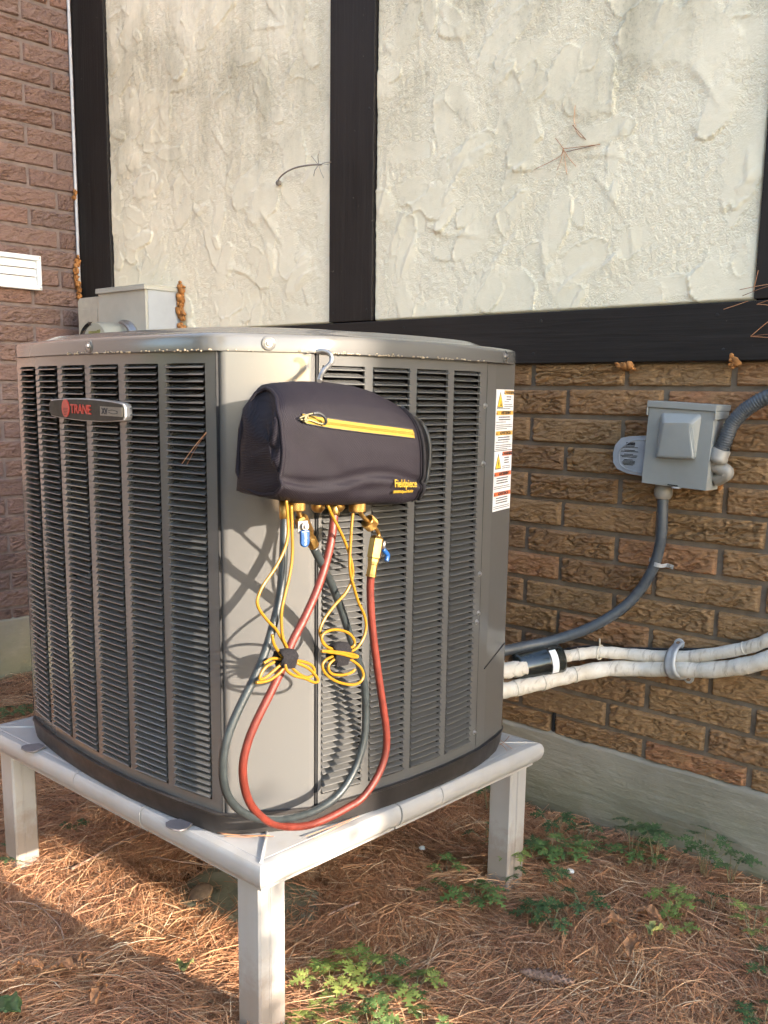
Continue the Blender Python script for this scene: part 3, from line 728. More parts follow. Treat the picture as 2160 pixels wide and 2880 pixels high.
# clotted dust and pollen along the lower edge of the rim
m = MB(); r_ = random.Random(4)
for i in range(150):
    k = r_.randrange(20, len(LF)+len(RF)+2); f = r_.random(); p = ROFF[k].lerp(ROFF[k+1], f); z = RZ0+.0005+abs(r_.gauss(0, .0016)); s_ = r_.uniform(.0006, .0018)
    M_ = Matrix.Translation((p.x, p.y, z)) @ Matrix.Rotation(r_.uniform(0, 3), 4, 'Z') @ Matrix.Rotation(r_.uniform(0, 3), 4, 'X')
    m.box((-s_*1.4, -s_*.7, -s_*.6), (s_*1.4, s_*.7, s_*.6), M_)
simple('dust', (.36, .30, .22), .95, 0, .1, .3, 300); tag(m.build('dust_crust', MT['dust'], top), kind='stuff')

# name badge on the left panel
SL = cum(LF); b0, _ = at_s(LF, SL, .244); b1, _ = at_s(LF, SL, .535); bd = (b1-b0).normalized(); bn = Vector((bd.y, -bd.x)); bw = (b1-b0).length; bm = (b0+b1)/2+bn*.012
BM = Matrix.Identity(4)
for i, v in enumerate((Vector((bd.x, bd.y, 0)), Vector((0, 0, 1)), Vector((bn.x, bn.y, 0)))):
    for j in range(3): BM[j][i] = v[j]
BM[0][3], BM[1][3], BM[2][3] = bm.x, bm.y, 1.147
BM = BM @ Matrix.Rotation(math.radians(-.6), 4, 'Z')
def plate(pts, z0, z1, name, mat, parent, bev=0, Mx=None):
    Mx = Mx or BM; k = len(pts); m = MB().add([Mx @ Vector((x, y, z0)) for x, y in pts]+[Mx @ Vector((x, y, z1)) for x, y in pts], [(i, (i+1) % k, k+(i+1) % k, k+i) for i in range(k)]+[tuple(range(k, 2*k)), tuple(reversed(range(k)))])
    return m.build(name, mat, parent, bev)
def lens(hw, he, hm, rc_=.01, n=14):
    top_ = [(-hw+2*hw*k/n, hm-(hm-he)*abs(-1+2*k/n)**2.2) for k in range(n+1)]; top_[0] = (-hw, he*.55); top_.insert(1, (-hw+.006, he)); top_[-1] = (hw-.006, he); top_.append((hw, he*.55))
    return [(x, -y) for x, y in top_]+[(x, y) for x, y in reversed(top_)]
badge = plate(lens(bw/2, .0155, .0215), -.012, .004, 'badge', MT['badge_edge'], ac, .002)
plate(lens(bw/2-.0022, .0138, .0196), .003, .0052, 'face_plate', MT['badge_grey'], badge, .0006)
plate([(-.073+.0148*math.cos(a), .001+.0175*math.sin(a)) for a in [2*math.pi*k/28 for k in range(28)]], .005, .0072, 'emblem', MT['red_badge'], badge, .0005)
m = MB()
for i, yy in enumerate((.001, -.002, -.005, -.008, -.011)): m.box((-.073-.0095+.0012*i, yy-.0005, .0072), (-.073+.0105-.0016*i, yy+.0005, .0076), BM)
m.build('emblem_lines', MT['badge_grey'], badge)
text_mesh('TRANE', .0250, MT['red_badge'], 'lettering', badge, BM @ Matrix.Translation((-.014, 0, .0060)), 0, .0003, 'CENTER', 1.0, .0010)
plate([(.060, -.0085), (bw/2-.006, -.0085), (bw/2-.006, .0085), (.060, .0085)], .005, .0060, 'model_plate', MT['badge_plate'], badge)
text_mesh('XV', .0155, MT['ink'], 'lettering', badge, BM @ Matrix.Translation((.0765, -.0003, .0063)), 0, .0006)
m = MB()
for s_ in (1, -1): m.tube([BM @ Vector((.090+.033*t, s_*(.0022*math.sin(t*math.pi)+.0012)-.001*t, .0064)) for t in [k/10 for k in range(11)]], .0006, 5)
m.build('swoosh', MT['ink'], badge)

# two warning labels, one above the other, on the right corner panel
def label_frame(a0, a1, zc):
    A = on_corner((a0+a1)/2, zc, .0016); M_ = Matrix.Identity(4)
    for i, v in enumerate((Vector((cdir.x, cdir.y, 0)), Vector((0, 0, 1)), Vector((cn.x, cn.y, 0)))):
        for j in range(3): M_[j][i] = v[j]
    for j in range(3): M_[j][3] = A[j]
    return M_
def warning_label(zc, h, w, head, amber, name_lab):
    LM = label_frame(.003, .003+w, zc); lab = plate([(-w/2, -h/2), (w/2, -h/2), (w/2, h/2), (-w/2, h/2)], -.0012, .0, 'warning_label', MT['label_white'], rc, 0, LM); lab['label'] = name_lab
    third = h/3; r_ = random.Random(int(zc*100))
    for i, word in enumerate(('WARNING', 'AVERTISSEMENT', 'ADVERTENCIA')):
        yt = h/2-.002-i*third; x0 = -w/2+.002+(.042 if i == 0 else 0); x1 = w/2-.0015; hb = .0088
        plate([(x0, yt-hb), (x1, yt-hb), (x1, yt), (x0, yt)], 0, .0003, 'header', MT[head], lab, 0, LM)
        ws = .0095
        text_mesh(word, ws, MT['ink'], 'lettering', lab, LM @ Matrix.Translation(((x0+x1)/2+.006, yt-hb/2-.0002, .0005)), 0, .0004, 'CENTER', (.062/.055 if i == 0 else .82 if i == 1 else .98), .0001)
        tx = (x0+x1)/2-(.026 if i == 0 else .046 if i == 1 else .043); plate([(tx-.004, yt-hb+.0015), (tx+.004, yt-hb+.0015), (tx, yt-.001)], .0003, .0005, 'alert_sign', MT['ink'], lab, 0, LM)
        m = MB(); y = yt-hb-.0045
        if i == 0:
            plate([(-w/2+.004, yt-.036), (-w/2+.038, yt-.036), (-w/2+.021, yt-.003)], 0, .0003, 'pictogram', MT['ink'], lab, 0, LM)
            plate([(-w/2+.007, yt-.0342), (-w/2+.035, yt-.0342), (-w/2+.021, yt-.007)], .0003, .0005, 'pictogram', MT['label_yellow'], lab, 0, LM)
            pc = -w/2+.021
            if head == 'label_amber': q = [(pc-.003, yt-.031), (pc+.001, yt-.030), (pc+.003, yt-.022), (pc+.006, yt-.030), (pc+.010, yt-.031), (pc+.004, yt-.033)]
            else: q = [(pc-.002, yt-.024), (pc+.001, yt-.016), (pc+.003, yt-.016), (pc+.001, yt-.022), (pc+.004, yt-.022), (pc-.001, yt-.032)]
            plate(q, .0005, .0007, 'pictogram', MT['ink'], lab, 0, LM)
        row = 0
        while y > yt-third+.004:
            left = (x0 if (i == 0 and y > yt-.036) else -w/2+.003); bold = row < (3 if head == 'label_red' else 2)
            ind = .012 if bold else 0; xe = x1-.002-ind-(r_.random()*.05 if (row % 3 == 2 and not bold) else r_.random()*.006); x = left+ind
            while x < xe:
                ww = r_.uniform(.003, .009); hh = .0011 if bold else .00065; m.box((x, y-hh, 0), (min(x+ww, xe), y+hh, .0002), LM); x += ww+.0011
            y -= (.0052 if bold else .0040)+(.0022 if (row % 3 == 2) else 0); row += 1
        m.build('print_lines', MT['ink'], lab)
    return lab
warning_label(1.135, .128, .099, 'label_amber', True, 'upper warning label with amber headings')
warning_label(1.0055, .128, .099, 'label_red', False, 'lower warning label with red headings')

# ------------------------------------------------------------------ things fixed to the walls
# white louvered dryer vent on the side wall
vent = empty('wall_vent', (XL, 1.98, 1.65)); tag(vent, 'white plastic louvered vent on the left brick wall', 'vent')
vx = XL+.012; va, vb, vz0, vz1 = 1.872, 2.075, 1.582, 1.716
def vbox(m, y0, y1, z0, z1, x0, x1): return m.box((x0, y0, z0), (x1, y1, z1))
m = MB(); f = .019
for (a, b, c, d) in ((va, vb, vz0, vz0+f), (va, vb, vz1-f, vz1), (va, va+f, vz0+f, vz1-f), (vb-f, vb, vz0+f, vz1-f)): vbox(m, a, b, c, d, vx-.014, vx+.014)
m.build('frame', MT['white_plastic'], vent, .003)
sh = (vz1-vz0-2*f)/3
for k in range(3):
    z1_ = vz1-f-k*sh; m = MB(); y0, y1 = va+f+.001, vb-f-.001
    pr_ = [(-.004, z1_-.0005), (.000, z1_-.001), (.0045, z1_-sh*.55), (.0085, z1_-sh+.003), (.0080, z1_-sh+.0008), (.0055, z1_-sh+.0012), (-.004, z1_-sh*.5)]
    n_ = len(pr_); m.add([(vx+a, y0, z) for a, z in pr_]+[(vx+a, y1, z) for a, z in pr_], [(i, (i+1) % n_, n_+(i+1) % n_, n_+i) for i in range(n_)]+[tuple(range(n_)), tuple(reversed(range(n_, 2*n_)))]).build('slat', MT['white_plastic'], vent)
for (y, z) in ((vb-.008, vz1-.008), (vb-.008, vz0+.008)): screw((vx+.014, y, z), (1, 0, 0), vent, .0016)

# pale cable down the inside corner
tag(MB().tube([(XL+.010, YT-.012, z) for z in (3.2, 2.6, 2.2, 1.9, 1.6, 1.56)], .0065, 8).build('corner_cable', MT['cable_grey']), 'thin pale grey cable running down the inside corner of the walls', 'cable')
def blob(name, pts, rr, seed, lab):
    """expanding foam: lumps that swelled into one another along a crack"""
    r_ = random.Random(seed); P_ = spline(pts, 8); L_ = sum((P_[i+1]-P_[i]).length for i in range(len(P_)-1)); bm = bmesh.new()
    for i in range(max(5, int(L_/rr*8))):
        p = P_[r_.randrange(len(P_))]; s_ = rr*r_.choice((.35, .45, .6, .75))*r_.uniform(.8, 1.1)
        v = bmesh.ops.create_icosphere(bm, subdivisions=2, radius=s_)['verts']; M_ = Matrix.Translation(p+Vector((r_.gauss(0, rr*.45), r_.gauss(0, rr*.22), r_.gauss(0, rr*.5)))) @ Matrix.Rotation(r_.uniform(0, 3), 4, 'Y') @ Matrix.Diagonal((r_.uniform(.7, 1.3), r_.uniform(.6, .9), r_.uniform(.8, 1.6), 1))
        for q in v: q.co = M_ @ (q.co*r_.uniform(.86, 1.1))
    for f in bm.faces: f.smooth = True
    me = bpy.data.meshes.new(name); bm.to_mesh(me); bm.free()
    return tag(put(me, name, MT['foam']), lab, 'foam')
blob('foam_sealant', [(XL+.012, YT-.014, 1.73), (XL+.014, YT-.024, 1.69), (XL+.016, YT-.030, 1.66), (XL+.014, YT-.022, 1.61), (XL+.012, YT-.016, 1.575)], .0135, 1, 'orange foam bead in the wall corner beside the white vent')
blob('foam_sealant', [(XL+.012, YT-.014, 1.99), (XL+.012, YT-.016, 1.975), (XL+.012, YT-.014, 1.955)], .012, 2, 'small orange foam blob high in the wall corner')
blob('foam_sealant', [(-3.118, YS-.012, 1.575), (-3.112, YS-.016, 1.55), (-3.120, YS-.014, 1.51), (-3.110, YS-.016, 1.46), (-3.118, YS-.012, 1.40)], .017, 3, 'crusty orange foam bead along the meter box side')
blob('foam_sealant', [(-1.27, 2.262, 1.268), (-1.2518, 2.262, 1.2643), (-1.2342, 2.262, 1.2677)], .011, 4, 'orange foam blob under the beam above the disconnect box')
blob('foam_sealant', [(-0.9821, 2.262, 1.2708), (-0.9724, 2.262, 1.2675), (-0.9626, 2.262, 1.2714)], .011, 5, 'orange foam blob under the beam near the right edge')
blob('foam_sealant', [(-0.9827, 2.265, 1.1302), (-0.9788, 2.265, 1.1137), (-0.9807, 2.265, 1.0928)], .010, 6, 'yellow orange foam behind the disconnect box side')
blob('foam_sealant', [(-0.9905, 2.268, 0.9994), (-0.986, 2.268, 0.9869), (-0.9958, 2.268, 0.976)], .009, 7, 'orange foam lump by the elbow below the disconnect box')
for o in [o for o in COL.objects if o.name.startswith('foam_sealant')]: o['group'] = 'orange foam sealant beads'

# meter box with round glass meter
mt_ = empty('electric_meter', (-3.29, YS, 1.2)); tag(mt_, 'grey electric meter box with round glass meter on the stucco', 'electric meter')
MB().box((-3.450, 2.118, 1.09), (-3.134, YS+.004, 1.566)).build('box', MT['meter_grey'], mt_, .002)
MB().box((-3.1335, 2.128, 1.09), (-3.1312, YS+.002, 1.560)).build('side_plate', MT['meter_side'], mt_)
MB().box((-3.456, 2.110, 1.5665), (-3.126, YS+.004, 1.571)).box((-3.456, 2.109, 1.552), (-3.126, 2.1165, 1.5664)).box((-3.1305, 2.1167, 1.552), (-3.126, YS+.004, 1.5664)).build('lid', MT['meter_grey'], mt_, .0015)
MM = frame((-3.265, 2.118, 1.352), (0, -1, 0))
MB().lathe([(.094, -.002), (.096, .004), (.096, .012), (.088, .016), (.090, .022), (.084, .030)], MM, 40).build('ring', MT['steel'], mt_)
MB().lathe([(.083, .02), (.083, .10), (.080, .150), (.072, .158), (.0, .160)][:4], MM, 40).build('glass_cover', MT['meter_glass'], mt_)
dd = MB().lathe([(.070, .03), (.070, .128)], MM, 32).build('dial', MT['meter_grey'], mt_)
MB().box((-3.295, 1.9885, 1.375), (-3.235, 1.9895, 1.400)).build('display', MT['pale_leaf'], dd)
ub = empty('utility_box', (-3.58, YS, 1.4)); tag(ub, 'small beige plastic utility box left of the meter', 'utility box')
m = MB(); q = [(-3.655, 1.36), (-3.505, 1.36), (-3.505, 1.535), (-3.515, 1.543), (-3.645, 1.543), (-3.655, 1.535)]
k = len(q); m.add([(x, 2.155, z) for x, z in q]+[(x, YS-.012, z) for x, z in q], [(i, (i+1) % k, k+(i+1) % k, k+i) for i in range(k)]+[tuple(range(k)), tuple(reversed(range(k, 2*k)))]).build('cover', MT['beige_plastic'], ub, .007, 3)
m = MB().box((-3.640, 2.1525, 1.37), (-3.520, 2.1545, 1.505)).build('front_plate', MT['beige_plastic'], ub, .002); MB().lathe([(.006, 0), (.006, .001)], frame((-3.585, 2.1524, 1.452), (0, -1, 0)), 14).build('key_hole', MT['fitting_grey'], ub)

# disconnect box
db = empty('disconnect_box', (-1.075, YB, 1.075)); tag(db, 'grey metal electrical disconnect box with raised cover on the tan brick wall', 'electrical box')
lean = Matrix.Translation((-1.07, 2.24, 1.075)) @ Matrix.Rotation(math.radians(2.6), 4, 'Y') @ Matrix.Translation((1.07, -2.24, -1.075))
def lb(m, lo, hi): return m.box(lo, hi, lean)
lb(MB(), (-1.143, 2.206, .982), (-.990, YB-.004, 1.168)).build('body', MT['grey_enamel'], db, .002)
m = MB(); x0, x1, zb_, zt_ = -1.1515, -.985, .977, 1.1605
hw = [(x0, zb_), (x1, zb_), (x1, zt_), (x0, zt_)]
lb(m, (x0, 2.198, zb_), (x1, 2.2015, zt_)); lb(m, (x0, 2.2017, zb_), (x0+.002, 2.235, zt_)); lb(m, (x1-.002, 2.2017, zb_), (x1, 2.262, zt_))
cv = m.build('cover', MT['grey_enamel'], db, .0012)
m = MB(); lb(m, (-1.1555, 2.1935, 1.1612), (-.9805, YB-.006, 1.1765)); lb(m, (-.9835, 2.1937, 1.142), (-.9803, 2.268, 1.1610)); lb(m, (-1.1557, 2.1937, 1.142), (-1.1525, 2.268, 1.1610)); m.build('lid', MT['grey_enamel'], db, .0014)
o_ = [(-1.1204, 1.0458), (-1.0202, 1.0459), (-1.0127, 1.1511), (-1.1153, 1.1516)]
i2 = [(-1.1139, 1.0439), (-1.014, 1.0453), (-1.0326, 1.1303), (-1.1011, 1.1283)]
m = MB(); vs_ = [Vector((x, 2.1978, z)) for x, z in o_]+[Vector((x, 2.180, z)) for x, z in i2]
m.add(vs_, [(0, 1, 5, 4), (1, 2, 6, 5), (2, 3, 7, 6), (3, 0, 4, 7), (4, 5, 6, 7)]).build('raised_panel', MT['grey_enamel'], cv, .007, 3)
lb(MB(), (-1.082, 2.1965, .979), (-1.056, 2.1978, .982)).build('latch_slot', MT['dark_inside'], cv)
MB().lathe([(.012, 0), (.0125, .002), (.010, .003)], frame(lean @ Vector((-1.062, 2.205, .9765)), (0, 0, -1)), 18).build('knockout', MT['strap_metal'], db)
# plastic flap with printed notice at the left of the box
q = [(-1.156, .998), (-1.205, 1.003), (-1.232, 1.012), (-1.243, 1.026), (-1.245, 1.048), (-1.240, 1.068), (-1.226, 1.084), (-1.205, 1.089), (-1.156, 1.0925)]
k = len(q); m = MB(); m.add([(x, 2.215, z) for x, z in q]+[(x, 2.226, z) for x, z in q], [(i, (i+1) % k, k+(i+1) % k, k+i) for i in range(k)]+[tuple(range(k)), tuple(reversed(range(k, 2*k)))])
fl = m.build('notice_flap', MT['hood_plastic'], db, .003, 3); fl['label'] = 'rounded plastic flap with printed notice left of the box'
m = MB().tube(spline([(-1.160, 2.2145, 1.0845), (-1.195, 2.2145, 1.081), (-1.224, 2.2145, 1.062), (-1.231, 2.2145, 1.044), (-1.224, 2.2145, 1.020), (-1.195, 2.2145, 1.007), (-1.160, 2.2145, 1.004)], 6), .0014, 6).build('rim', MT['hood_plastic'], fl)
m = MB(); r_ = random.Random(8)
for (xa, xb, zz, hh) in ((-1.212, -1.188, 1.0735, .0036), (-1.213, -1.189, 1.0675, .0008), (-1.221, -1.180, 1.0645, .0007), (-1.216, -1.188, 1.0575, .0008), (-1.225, -1.178, 1.0545, .0008), (-1.216, -1.192, 1.0475, .0008), (-1.226, -1.180, 1.0442, .0008), (-1.222, -1.182, 1.0408, .0008), (-1.216, -1.192, 1.0338, .0008), (-1.218, -1.186, 1.0306, .0008), (-1.221, -1.186, 1.0276, .0008), (-1.219, -1.186, 1.0246, .0008), (-1.215, -1.190, 1.0216, .0008)):
    x = xa
    while x < xb:
        w_ = r_.uniform(.002, .0055); m.box((x, 2.2138, zz-hh), (min(xb, x+w_), 2.2149, zz+hh)); x += w_+.0008
m.build('print_lines', MT['ink'], fl)

# flexible conduit from the box down to the unit
cd = empty('electrical_conduit', (-1.115, 2.235, .9)); tag(cd, 'dark grey flexible conduit curving from the disconnect box down to the unit', 'conduit')
cpath = [(-1.1178, 2.24, 0.9713), (-1.1156, 2.238, 0.9267), (-1.1135, 2.238, 0.8561), (-1.1197, 2.238, 0.8062), (-1.1298, 2.235, 0.7647), (-1.1559, 2.225, 0.7077), (-1.1937, 2.2, 0.6549), (-1.2517, 2.155, 0.606), (-1.3211, 2.1, 0.5703), (-1.3671, 2.04, 0.5566), (-1.3998, 1.97, 0.5493)]
cpath = cpath + [(cpath[-1][0]-.10, cpath[-1][1]-.10, cpath[-1][2]-.02)]
cs = spline(cpath, 16); MB().tube(cs, [.0132+(.0006 if i % 3 else 0) for i in range(len(cs))], 14).build('tube', MT['conduit'], cd)
MB().lathe([(.019, 0), (.0205, .002), (.0205, .010), (.0225, .012), (.0225, .026), (.019, .034), (.0175, .036)], frame((-1.117, 2.240, .978), (0, 0, -1)), 20).build('fitting', MT['fitting_grey'], cd)
def saddle(c, t, r, nrm_, name, parent, mat='strap_metal', w=.008):
    """strap arched over a pipe, ears against the wall"""
    t = Vector(t).normalized(); n_ = Vector(nrm_); u = t.cross(n_).normalized(); c = Vector(c); pr_ = [(-r-.020, -r), (-r-.002, -r)]+[(-math.cos(a)*(r+.0015), math.sin(a)*(r+.0015)) for a in [math.pi*k/10 for k in range(11)]]+[(r+.002, -r), (r+.020, -r)]
    m = MB(); vs = []
    for s_ in (-w, w):
        for (a, b) in pr_: vs.append(c+u*a+n_*b+t*s_)
        for (a, b) in pr_: vs.append(c+u*a+n_*(b+.002)+t*s_)
    k = len(pr_); fs = []
    for i in range(k-1): fs += [(i, i+1, 2*k+i+1, 2*k+i), (k+i, 3*k+i, 3*k+i+1, k+i+1), (i, k+i, k+i+1, i+1), (2*k+i, 2*k+i+1, 3*k+i+1, 3*k+i)]
    o = m.add(vs, fs).build(name, MT[mat], parent)
    for a in (-r-.012, r+.012): screw(c+u*a+n_*(-r+.002), n_, o, .003)
    return o
st = saddle((-1.1168, 2.24, 0.7784), (.18, 0, 1), .0135, (0, -1, 0), 'conduit_strap', None, 'strap_metal', .005); tag(st, 'small metal strap holding the dark conduit to the brick', 'strap')
uc = empty('electrical_conduit', (-.95, 2.22, 1.05)); tag(uc, 'ribbed grey conduit rising from the box elbow to the right edge', 'conduit')
up_ = [(-0.9703, 2.222, 1.0678), (-0.9605, 2.222, 1.097), (-0.9507, 2.225, 1.1275), (-0.9314, 2.228, 1.1539), (-0.9089, 2.23, 1.1728), (-0.8759, 2.235, 1.1924)] + [(-.80, 2.243, 1.222), (-.70, 2.250, 1.238), (-.45, 2.252, 1.242), (.1, 2.252, 1.242), (.6, 2.252, 1.240), (.66, 2.31, 1.238)]
us = spline(up_, 22); MB().tube(us, [.0165+(.0011 if i % 4 < 2 else 0) for i in range(len(us))], 14).build('tube', MT['conduit'], uc)
nt = (Vector(up_[0])-Vector(up_[1])).normalized()
MB().lathe([(.0195, -.004), (.022, -.002), (.022, .014), (.0235, .016), (.0235, .026), (.019, .028)], frame(up_[0], nt), 20).build('nut', MT['fitting_grey'], uc)
ep = spline([Vector(up_[0])+nt*.02, Vector(up_[0])+nt*.036+Vector((-.004, .004, 0)), (-.957, 2.232, 1.018), (-.972, 2.238, 1.004), (-.985, 2.240, .998)], 8)
MB().tube(ep, .0165, 14).build('elbow', MT['fitting_grey'], uc)

# insulated refrigerant lines, drier and clamp
def wrapped(name, pts, r, lab, seed, bands):
    root = empty(name, pts[0]); tag(root, lab, 'pipe'); P_ = spline(pts, 10); r_ = random.Random(seed)
    rad = [r*(1+.04*math.sin(i*.7+seed)+.03*r_.uniform(-1, 1)) for i in range(len(P_))]
    MB().tube(P_, rad, 18).build('insulation', MT['pipe_wrap'], root)
    for f in bands:
        i = int(f*(len(P_)-1)); MB().tube([P_[max(0, i-1)].lerp(P_[i], .75), P_[i], P_[i].lerp(P_[min(len(P_)-1, i+1)], .25)], rad[i]+.0016, 18).build('tape_band', MT['pipe_wrap'], root)
    return root, P_
lowp = [(-1.3681, 1.93, 0.4603), (-1.335, 1.99, 0.4675), (-1.3061, 2.06, 0.4738), (-1.2766, 2.13, 0.4816), (-1.2205, 2.2, 0.4942), (-1.1447, 2.235, 0.5026), (-1.0575, 2.242, 0.5189), (-0.9724, 2.245, 0.5329), (-0.8913, 2.246, 0.558), (-0.8298, 2.246, 0.5868), (-0.7525, 2.246, 0.6355)] + [(-.62, 2.246, .665), (-.40, 2.246, .700), (.0, 2.246, .705), (.55, 2.246, .700), (.66, 2.31, .700)]
lowp = [(-1.44, 1.84, lowp[0][2]-.004)]+lowp
wrapped('refrigerant_line', lowp, .0205, 'thick white wrapped refrigerant pipe, the lower of the two along the wall', 1, (.10, .17, .25))
upp = [(-1.3067, 2.125, 0.5249), (-1.2682, 2.16, 0.5334), (-1.2412, 2.19, 0.5367), (-1.1888, 2.225, 0.5355), (-1.105, 2.243, 0.5417), (-1.0189, 2.248, 0.5574), (-0.9363, 2.25, 0.5837), (-0.873, 2.25, 0.6097), (-0.8351, 2.25, 0.6322), (-0.7734, 2.25, 0.6753)] + [(-.64, 2.25, .715), (-.42, 2.25, .748), (.0, 2.25, .752), (.55, 2.25, .748), (.66, 2.31, .748)]
wrapped('refrigerant_line', upp, .0155, 'thinner white wrapped refrigerant pipe running above the thick one', 2, (.05, .145, .48))
stub = [(-1.3773, 1.94, 0.506), (-1.3598, 1.97, 0.5091), (-1.3398, 2.0, 0.5127)]
sb = empty('pipe_stub', stub[0]); tag(sb, 'torn white pipe insulation between the unit and the black drier', 'pipe')
sp = [(-1.44, 1.83, stub[0][2]-.006)]+stub
m = MB(); P_ = spline(sp, 8); n = 18; vs = []; 
for i, p in enumerate(P_):
    t = (P_[min(i+1, len(P_)-1)]-P_[max(i-1, 0)]).normalized(); n1 = t.cross(Vector((0, 0, 1))).normalized(); n2 = n1.cross(t); gap = .35+.25*math.sin(i*.9)
    for k in range(n):
        a = -1.2+gap+(2*math.pi-2*gap)*k/(n-1); vs.append(p+(n1*math.cos(a)+n2*math.sin(a))*(.0165+.001*math.sin(k*2+i)))
m.add(vs, [(i*n+k, i*n+k+1, (i+1)*n+k+1, (i+1)*n+k) for i in range(len(P_)-1) for k in range(n-1)], True)
so = m.build('insulation', MT['pipe_wrap'], sb); so.modifiers.new('solid', 'SOLIDIFY').thickness = .0045
MB().tube(P_, .006, 10).build('copper_core', MT['rust'], sb)
MB().tube([P_[-7], P_[-6]], .0185, 14).build('cable_tie', MT['white_plastic'], sb)
dr = empty('filter_drier', (-1.4, 2.06, .45)); tag(dr, 'black cylindrical filter drier with white sticker between the pipes', 'filter drier')
a_ = Vector([(-1.3726, 1.99, 0.5061)][0]); b_ = Vector([(-1.3015, 2.11, 0.5241)][0]); ax = (b_-a_).normalized(); Ld = (b_-a_).length
DM = frame(a_, ax, (.62, -.75, .25)); R = .0385
MB().lathe([(.010, -.006), (.012, -.002), (R*.78, .002), (R*.97, .010), (R, .016), (R, Ld*.62), (R*1.03, Ld*.63), (R*1.03, Ld*.66), (R, Ld*.67), (R, Ld-.014), (R*.95, Ld-.006), (R*.7, Ld-.001), (.012, Ld)], DM, 32).build('body', MT['black_paint'], dr)
m = MB(); vs = []; n = 14
for k in range(n+1):
    an = -.75+1.7*k/n
    for h in (Ld-.046, Ld-.028): vs.append(DM @ Vector(((R*1.012)*math.cos(an), (R*1.012)*math.sin(an), h)))
drl = m.add(vs, [(2*k, 2*k+1, 2*k+3, 2*k+2) for k in range(n)], True).build('sticker', MT['label_white'], dr)
MB().lathe([(.013, 0), (.013, .03)], frame(b_-ax*.008, ax), 16).build('pipe_tape', MT['pipe_wrap'], dr)
cl = empty('pipe_clamp', (-1.04, YB, .55)); tag(cl, 'grey metal clamp bridging both white refrigerant pipes', 'clamp')
pc = [(-1.063, 2.272, 0.5776), (-1.0621, 2.255, 0.5735), (-1.0617, 2.236, 0.5661), (-1.0603, 2.222, 0.5507), (-1.0584, 2.217, 0.5319), (-1.0545, 2.219, 0.5159), (-1.0505, 2.232, 0.503), (-1.0483, 2.26, 0.494), (-1.0313, 2.272, 0.4942)]
P_ = spline(pc, 6); m = MB(); vs = []; n = len(P_)
for i, p in enumerate(P_):
    t = (P_[min(i+1, n-1)]-P_[max(i-1, 0)]).normalized(); sd = Vector((.93, 0, .28)); out_ = t.cross(sd).normalized()
    for w_, o__ in ((-.015, 0), (-.009, .0026), (-.004, .0008), (.004, .0008), (.009, .0026), (.015, 0)): vs.append(p+sd*w_+out_*o__)
m.add(vs, [(i*6+k, i*6+k+1, (i+1)*6+k+1, (i+1)*6+k) for i in range(n-1) for k in range(5)], True)
b = m.build('band', MT['strap_metal'], cl); s_ = b.modifiers.new('solid', 'SOLIDIFY'); s_.thickness = .0025
for p in (pc[0], pc[-1]):
    MB().lathe([(.0135, 0), (.0135, .003), (.012, .004)], frame((p[0], YB-.008, p[2]), (0, -1, 0)), 20).build('ear', MT['strap_metal'], cl); screw((p[0], YB-.0125, p[2]), (0, -1, 0), cl, .0045, 'rust')
tag(MB().tube(spline([(-1.4211, 2.262, 0.4879), (-1.3776, 2.264, 0.5059), (-1.3131, 2.266, 0.5246), (-1.2489, 2.266, 0.5308), (-1.1671, 2.266, 0.5462), (-1.0695, 2.266, 0.5618), (-0.933, 2.266, 0.5894)], 8), .0035, 8).build('control_cable', MT['black_rubber']), 'thin black control cable behind the upper white pipe', 'cable')
zt = [(-1.2391, 2.19, 0.5362)][0]
tie = MB().tube([Vector(zt)+Vector((.0, math.cos(a)*.0185, math.sin(a)*.0185)) for a in [2*math.pi*k/16 for k in range(16)]], .0022, 6, closed=True); tie.tube([Vector(zt)+Vector((0, -.004, .017)), Vector(zt)+Vector((.001, -.008, .038))], .002, 6)
tag(tie.build('cable_tie', MT['beige_plastic']), 'pale cable tie around the upper white pipe', 'cable tie')

# dry weed stem and stray needles caught on the wall
ds = empty('dry_weed_stem', (-2.48, YS, 1.86)); tag(ds, 'dry grey weed stem poking from the stucco towards the centre board', 'weed')
MB().tube(spline([(-2.567, YS-.002, 1.874), (-2.55, 2.25, 1.878), (-2.50, 2.235, 1.889), (-2.44, 2.225, 1.894), (-2.37, 2.222, 1.892), (-2.325, 2.228, 1.888)], 6), .0026, 6).build('stalk', MT['dead_stem'], ds)
MB().lathe([(.004, 0), (.008, .003), (.010, .010), (.006, .016)], frame((-2.567, YS-.002, 1.872), (0, -1, -.2)), 10).build('knot', MT['dead_stem'], ds)
m = MB(); r_ = random.Random(3)
for i in range(8):
    a = r_.uniform(0, 2*math.pi); l_ = r_.uniform(.03, .06); p = Vector((-2.335, 2.226, 1.888)); m.tube([p, p+Vector((math.cos(a)*l_*.6, -.004, math.sin(a)*l_*.6)), p+Vector((math.cos(a)*l_, .0, math.sin(a)*l_-.004))], .0009, 4)
m.build('spines', MT['dead_stem'], ds)
def tuft(name, segs, lab, y=None, r0=.0008):
    m = MB()
    for s_ in segs: m.tube(smooth_line(spline(s_, 5), 1), r0, 4)
    return tag(m.build(name, MT['needle']), lab, 'pine needles')
tuft('needle_cluster', [[(-1.4376, 2.266, 1.914), (-1.4397, 2.266, 1.8771), (-1.4327, 2.266, 1.8632)], [(-1.4433, 2.266, 1.8675), (-1.4191, 2.266, 1.8441), (-1.4016, 2.266, 1.8261)], [(-1.4413, 2.266, 1.8689), (-1.4231, 2.266, 1.8404), (-1.4048, 2.266, 1.8291)]], 'brown pine needle tuft stuck on the stucco, the upper one')
